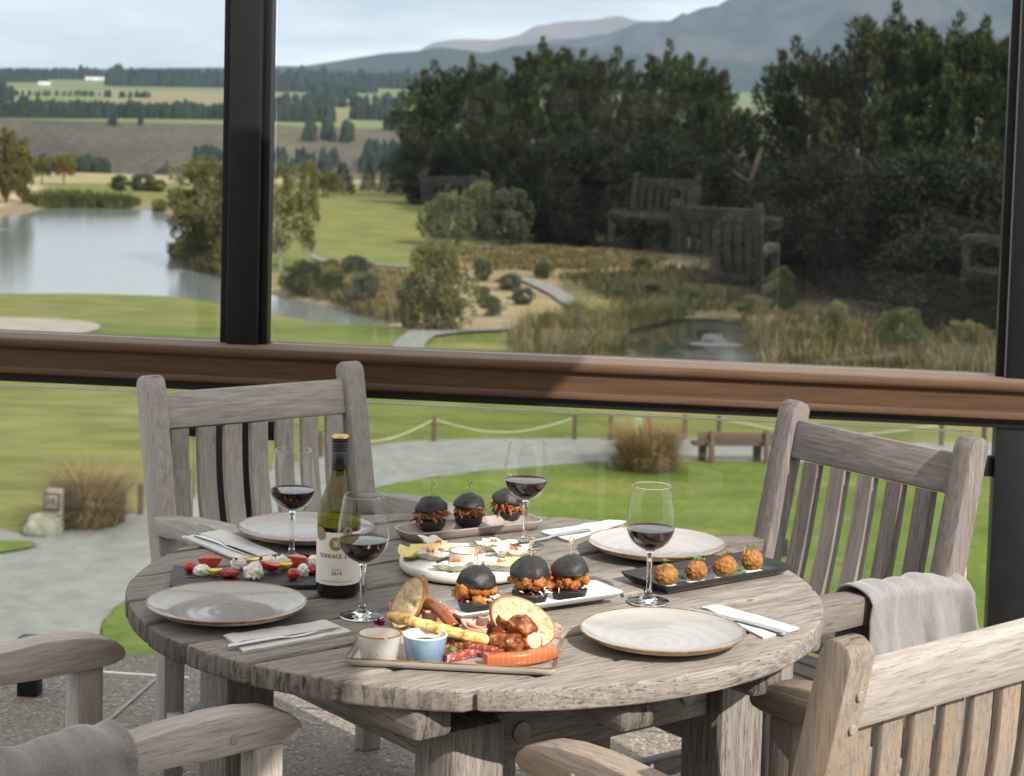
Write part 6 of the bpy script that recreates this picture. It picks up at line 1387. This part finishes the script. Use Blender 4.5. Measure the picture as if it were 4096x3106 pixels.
multi('salami', [(0.35, (0.22, 0.038, 0.022)), (0.55, (0.32, 0.075, 0.045)), (0.62, (0.58, 0.36, 0.26)), (0.75, (0.62, 0.42, 0.32))], 120, 0.4, 0.5, 3, 0.3, 150, 0.001)
def slab(name, label, cat, a, b_, wd, th, mat, group=None, bend=0.0, up=(0, 0, 1), grp=None):
    a = Vector(a); b_ = Vector(b_); d = (b_ - a).normalized(); upv = Vector(up); s = d.cross(upv).normalized(); u = s.cross(d); rings = []
    for k in range(13):
        t = k / 12; c = a.lerp(b_, t) + s * (bend * (math.sin(math.pi * t))); hw = wd / 2 * (1 + 0.1 * noise.noise(Vector((k * 0.6, a.x * 50, 0)))); ht = th / 2
        rings.append([c + s * (x * hw) + u * (y * ht) for x, y in ((-1, -.7), (-.8, -1), (.8, -1), (1, -.7), (1, .7), (.8, 1), (-.8, 1), (-1, .7))])
    v, f = loft(rings); return tag(link(name, mesh(name, v, f, True, 55), mat), label, cat, group)
slab('salami_stick', 'long salami stick leaning on the blue dip pot', 'salami', on_board(1786, 2560, 0.020), on_board(1985, 2612, 0.012), 0.011, 0.015, 'salami', 'salami sticks')
slab('salami_stick', 'short salami stick lying at the front of the board', 'salami', on_board(1780, 2636, 0.006), on_board(1912, 2606, 0.008), 0.012, 0.012, 'salami', 'salami sticks')
slab('salami_stick', 'salami stick half hidden below the pretzel pieces', 'salami', on_board(1880, 2590, 0.006), on_board(2010, 2615, 0.006), 0.012, 0.012, 'salami', 'salami sticks')
def salmon_mat():
    m, nt, N, L, b = new_mat('salmon'); v = coords(N, L, 'Object', (1, 1, 1), False)
    wv = N.new('ShaderNodeTexWave'); wv.inputs['Scale'].default_value = 38; wv.inputs['Distortion'].default_value = 2.5; L.new(v, wv.inputs['Vector'])
    L.new(mixc(N, L, mapr(N, L, wv.outputs['Fac'], 0.6, 1.0, 0, 0.4), (0.42, 0.115, 0.045), (0.50, 0.19, 0.09)), b.inputs['Base Color']); b.inputs['Roughness'].default_value = 0.28; M['salmon'] = m
salmon_mat()
slab('salmon_fillet', 'thick orange salmon strip along the front right of the board', 'salmon', on_board(1940, 2640, 0.010), on_board(2218, 2604, 0.014), 0.022, 0.020, 'salmon', None, 0.016)
multi('pretzel', [(0.32, (0.055, 0.011, 0.004)), (0.5, (0.16, 0.036, 0.010)), (0.62, (0.30, 0.10, 0.03)), (0.70, (0.56, 0.38, 0.19))], 60, 0.38, 0.4, 6, 0.7, 90, 0.004); plain('pretzel_dough', (0.66, 0.52, 0.30), 0.8, 0.2, 0, 0.1, 60, 0.7, 120, 0.003)
def pretzel(label, c, rad, ln, direction, seed, dough=True):
    d = Vector(direction).normalized(); t = empty('pretzel_piece', c); t.rotation_euler = d.to_track_quat('Z', 'Y').to_euler(); tag(t, label, 'pretzel piece', 'pretzel pieces')
    me = blob(rad, rad * 0.92, ln, 4, 0.17, 1.9, seed, 4); cut = ln * 0.62
    for v in me.vertices: v.co.z = min(v.co.z, cut) if dough else v.co.z
    link('crust', me, 'pretzel', t)
    if dough: link('dough', lathe([(0, cut + 0.0018), (rad * 0.55, cut + 0.0014), (rad * 0.74, cut - 0.0004)], 24), 'pretzel_dough', t)
for lab, px, py, h, r, ln, d, dough in [('pretzel piece standing up with its pale cut end on top', 2004, 2506, 0.038, 0.0175, 0.034, (0.35, -0.25, 0.9), True), ('dark shiny pretzel piece before the large bread slice', 2092, 2516, 0.038, 0.0225, 0.027, (0.7, 0.1, -0.5), False), ('split pretzel knob at the front left of the pretzel heap', 1990, 2572, 0.018, 0.0195, 0.021, (0.2, -0.6, 0.5), False), ('ribbed pretzel knob in the middle of the heap', 2054, 2576, 0.018, 0.0195, 0.020, (0, -1, 0.3), False), ('pretzel piece with a torn pale side at the right of the heap', 2120, 2572, 0.018, 0.0185, 0.023, (0.5, -0.75, 0.5), True)]:
    pretzel(lab, on_board(px, py, h), r, ln, d, px % 17, dough)
multi('prosciutto', [(0.3, (0.40, 0.15, 0.11)), (0.55, (0.56, 0.30, 0.23)), (0.75, (0.72, 0.52, 0.42))], 40, 0.4, 0.5, 4, 0.3, 80, 0.001, (1, 1, 1))
def ruffle(label, c, seed, w_=0.045, h=0.022, turns=1.6):
    vs, fs = [], []; n = 46; m_ = 5; r = random.Random(seed); a0 = r.uniform(0, 6)
    for i in range(n + 1):
        k = i / n; a = a0 + turns * 2 * math.pi * k; rr = w_ * (0.18 + 0.32 * k) * (1 + 0.18 * math.sin(k * 17 + seed))
        for j in range(m_ + 1):
            q = j / m_; vs.append((c[0] + rr * math.cos(a) * (1 + 0.35 * q), c[1] + rr * math.sin(a) * (1 + 0.35 * q), c[2] + h * q + 0.003 * math.sin(k * 23 + q * 2)))
    for i in range(n):
        for j in range(m_): b_ = i * (m_ + 1) + j; fs.append((b_, b_ + 1, b_ + m_ + 2, b_ + m_ + 1))
    o = tag(link('cured_ham', mesh('ham', vs, fs, True, 180), 'prosciutto'), label, 'ham', 'cured ham folds'); md = o.modifiers.new('thick', 'SOLIDIFY'); md.thickness = 0.0012
ruffle('rolled cured ham behind the cheese straw', on_board(1905, 2545, 0.018), 3, 0.050, 0.024); ruffle('cured ham fold below the curved sausage', on_board(1740, 2500, 0.004), 5, 0.045, 0.028); ruffle('cured ham fold at the right end of the board', on_board(2190, 2560, 0.002), 8, 0.04, 0.02, 1.2); ruffle('cured ham fold in front of the upright bread slice', on_board(1610, 2490, 0.004), 9, 0.045, 0.03, 1.3); ruffle('cured ham fold behind the pretzel heap', on_board(1975, 2540, 0.004), 12, 0.045, 0.03, 1.4)
multi('pickle', [(0.3, (0.07, 0.09, 0.015)), (0.7, (0.20, 0.22, 0.05))], 50, 0.25, 0.5, 4, 0.6, 90, 0.002)
bent('gherkin', 'small green gherkin beside the blue dip pot', 'gherkin', [on_board(1806, 2606, 0.006), on_board(1818, 2585, 0.014)], 0.0075, 'pickle', 12)
bent('carrot_stick', 'orange carrot stick behind the gherkin', 'carrot', [on_board(1785, 2592, 0.010), on_board(1850, 2585, 0.010)], 0.005, 'carrot', 8)
plain('petal', (0.24, 0.008, 0.09), 0.5)
p = on_board(1516, 2497, 0.022); t = empty('garnish_flower', p); tag(t, 'magenta flower behind the white dip pot', 'flower')
for k in range(22):
    d = rvec(rnd); link('petal', leaf_mesh(0.012, 0.006, k), 'petal', t, frame(d + Vector((0, 0, 0.3)), rvec(rnd), (0, 0, 0)))

# ------------------------------------------------------------------ blankets
def fleece():
    m, nt, N, L, b = new_mat('fleece'); v = coords(N, L, 'Object', (1, 1, 1), False)
    L.new(mixc(N, L, mapr(N, L, tex(N, L, v, 260, 3), 0.3, 0.7), (0.185, 0.175, 0.178), (0.24, 0.23, 0.23)), b.inputs['Base Color']); b.inputs['Roughness'].default_value = 1.0; b.inputs['Specular IOR Level'].default_value = 0.1
    b.inputs['Sheen Weight'].default_value = 0.35; b.inputs['Sheen Roughness'].default_value = 0.5
    bump(N, L, b, tex(N, L, v, 420, 3), 0.35, 0.001); M['fleece'] = m
fleece()
def blanket(label, chair, side, y0, y1, top, inner, outer, seed, bulge=0.0):
    """cloth folded over an armrest of the chair: local frame of the chair"""
    n, m_ = 70, 52; vs, fs = [], []; x0 = (0.277 if side < 0 else 0.265) * side
    prof_ = []
    W2 = 0.037
    tot = inner + outer + 2 * W2 + 0.03
    for j in range(m_ + 1):
        s = j / m_ * tot
        if s < inner: prof_.append((-W2, -(inner - s), -1, 0))
        elif s < inner + 2 * W2 + 0.03:
            k = (s - inner) / (2 * W2 + 0.03); a = math.pi * (1 - k); prof_.append((W2 * math.cos(a), 0.017 * math.sin(a), math.cos(a), math.sin(a)))
        else: prof_.append((W2, -(s - inner - 2 * W2 - 0.03), 1, 0))
    for i in range(n + 1):
        k = i / n; y = y0 + (y1 - y0) * k
        zt = 0.658 + 0.05 * (y + 0.25) * (1 if y < 0.05 else 0.6) + 0.004
        for j, (px_, pz, nx, nz) in enumerate(prof_):
            dn = min(1, abs(pz) / 0.16) if pz < 0 else 0
            fold = 0.016 * (math.sin(k * 17 + seed + 1.3 * math.sin(k * 5)) + 0.5 * math.sin(k * 33 + seed * 2)) * (0.25 + 0.75 * dn) + bulge * 0.55 * (1 - abs(math.sin(k * 9 + pz * 6 + seed))) ** 1.5
            ed = min(k, 1 - k); roll = 0.012 * math.exp(-(ed / 0.04) ** 2)
            q = Vector((k * 4, j * 0.09, seed)); bl = bulge * (0.5 + noise.noise(q * 1.2)) * (1 if nz > 0.2 else 0.6)
            d = 0.006 + fold * 0.9 + roll + max(0, bl) + 0.006 * noise.noise(q * 2.3) + 0.003 * noise.noise(q * 7)
            d = max(0.003, d)
            vs.append((x0 + side * (px_ + nx * d), y + 0.010 * math.sin(pz * 22 + seed) * dn + 0.02 * (k - 0.5) * dn, zt + pz + nz * d - (roll if nz > 0 else 0)))
    for i in range(n):
        for j in range(m_): b_ = i * (m_ + 1) + j; fs.append((b_, b_ + 1, b_ + m_ + 2, b_ + m_ + 1))
    me = mesh('blanket', vs, fs, True, 180)
    mw = Matrix.Translation(chair.location) @ Matrix.Rotation(chair.rotation_euler.z, 4, 'Z')
    o = link('fleece_blanket', me, 'fleece', None, mw); tag(o, label, 'blanket', 'grey fleece blankets')
    md = o.modifiers.new('thick', 'SOLIDIFY'); md.thickness = 0.006; md.offset = 1.0; sb = o.modifiers.new('smooth', 'SUBSURF'); sb.levels = 1; sb.render_levels = 1
blanket('grey fleece blanket hung over the arm of the right chair', ch_fr, -1, -0.30, -0.005, 0, 0.13, 0.36, 1.0, 0.004)
blanket('grey fleece blanket bunched on the arm at the bottom left corner', ch_nl, 1, -0.40, -0.06, 0, 0.10, 0.30, 2.4, 0.009)

# ------------------------------------------------------------------ the air between us and the hills
HZ = bpy.data.materials.new('haze_air'); HZ.use_nodes = True; hn = HZ.node_tree.nodes; hn.remove(hn['Principled BSDF'])
pv = hn.new('ShaderNodeVolumePrincipled'); pv.inputs['Color'].default_value = (0.54, 0.72, 1.0, 1); pv.inputs['Density'].default_value = 5.2e-5; pv.inputs['Anisotropy'].default_value = 0.0
HZ.node_tree.links.new(pv.outputs[0], hn['Material Output'].inputs['Volume'])
hv_, hf_ = [], []
bm = bmesh.new(); bmesh.ops.create_cube(bm, size=1.0); bmesh.ops.scale(bm, vec=(24000, 14600, 1300), verts=bm.verts); bmesh.ops.translate(bm, vec=(0, 7200, 1300 / 2 - 330), verts=bm.verts)
hz = link('haze', bm_mesh('haze', bm, False), HZ); tag(hz, 'thin blue haze over the valley and far hills', 'haze', None, 'stuff')
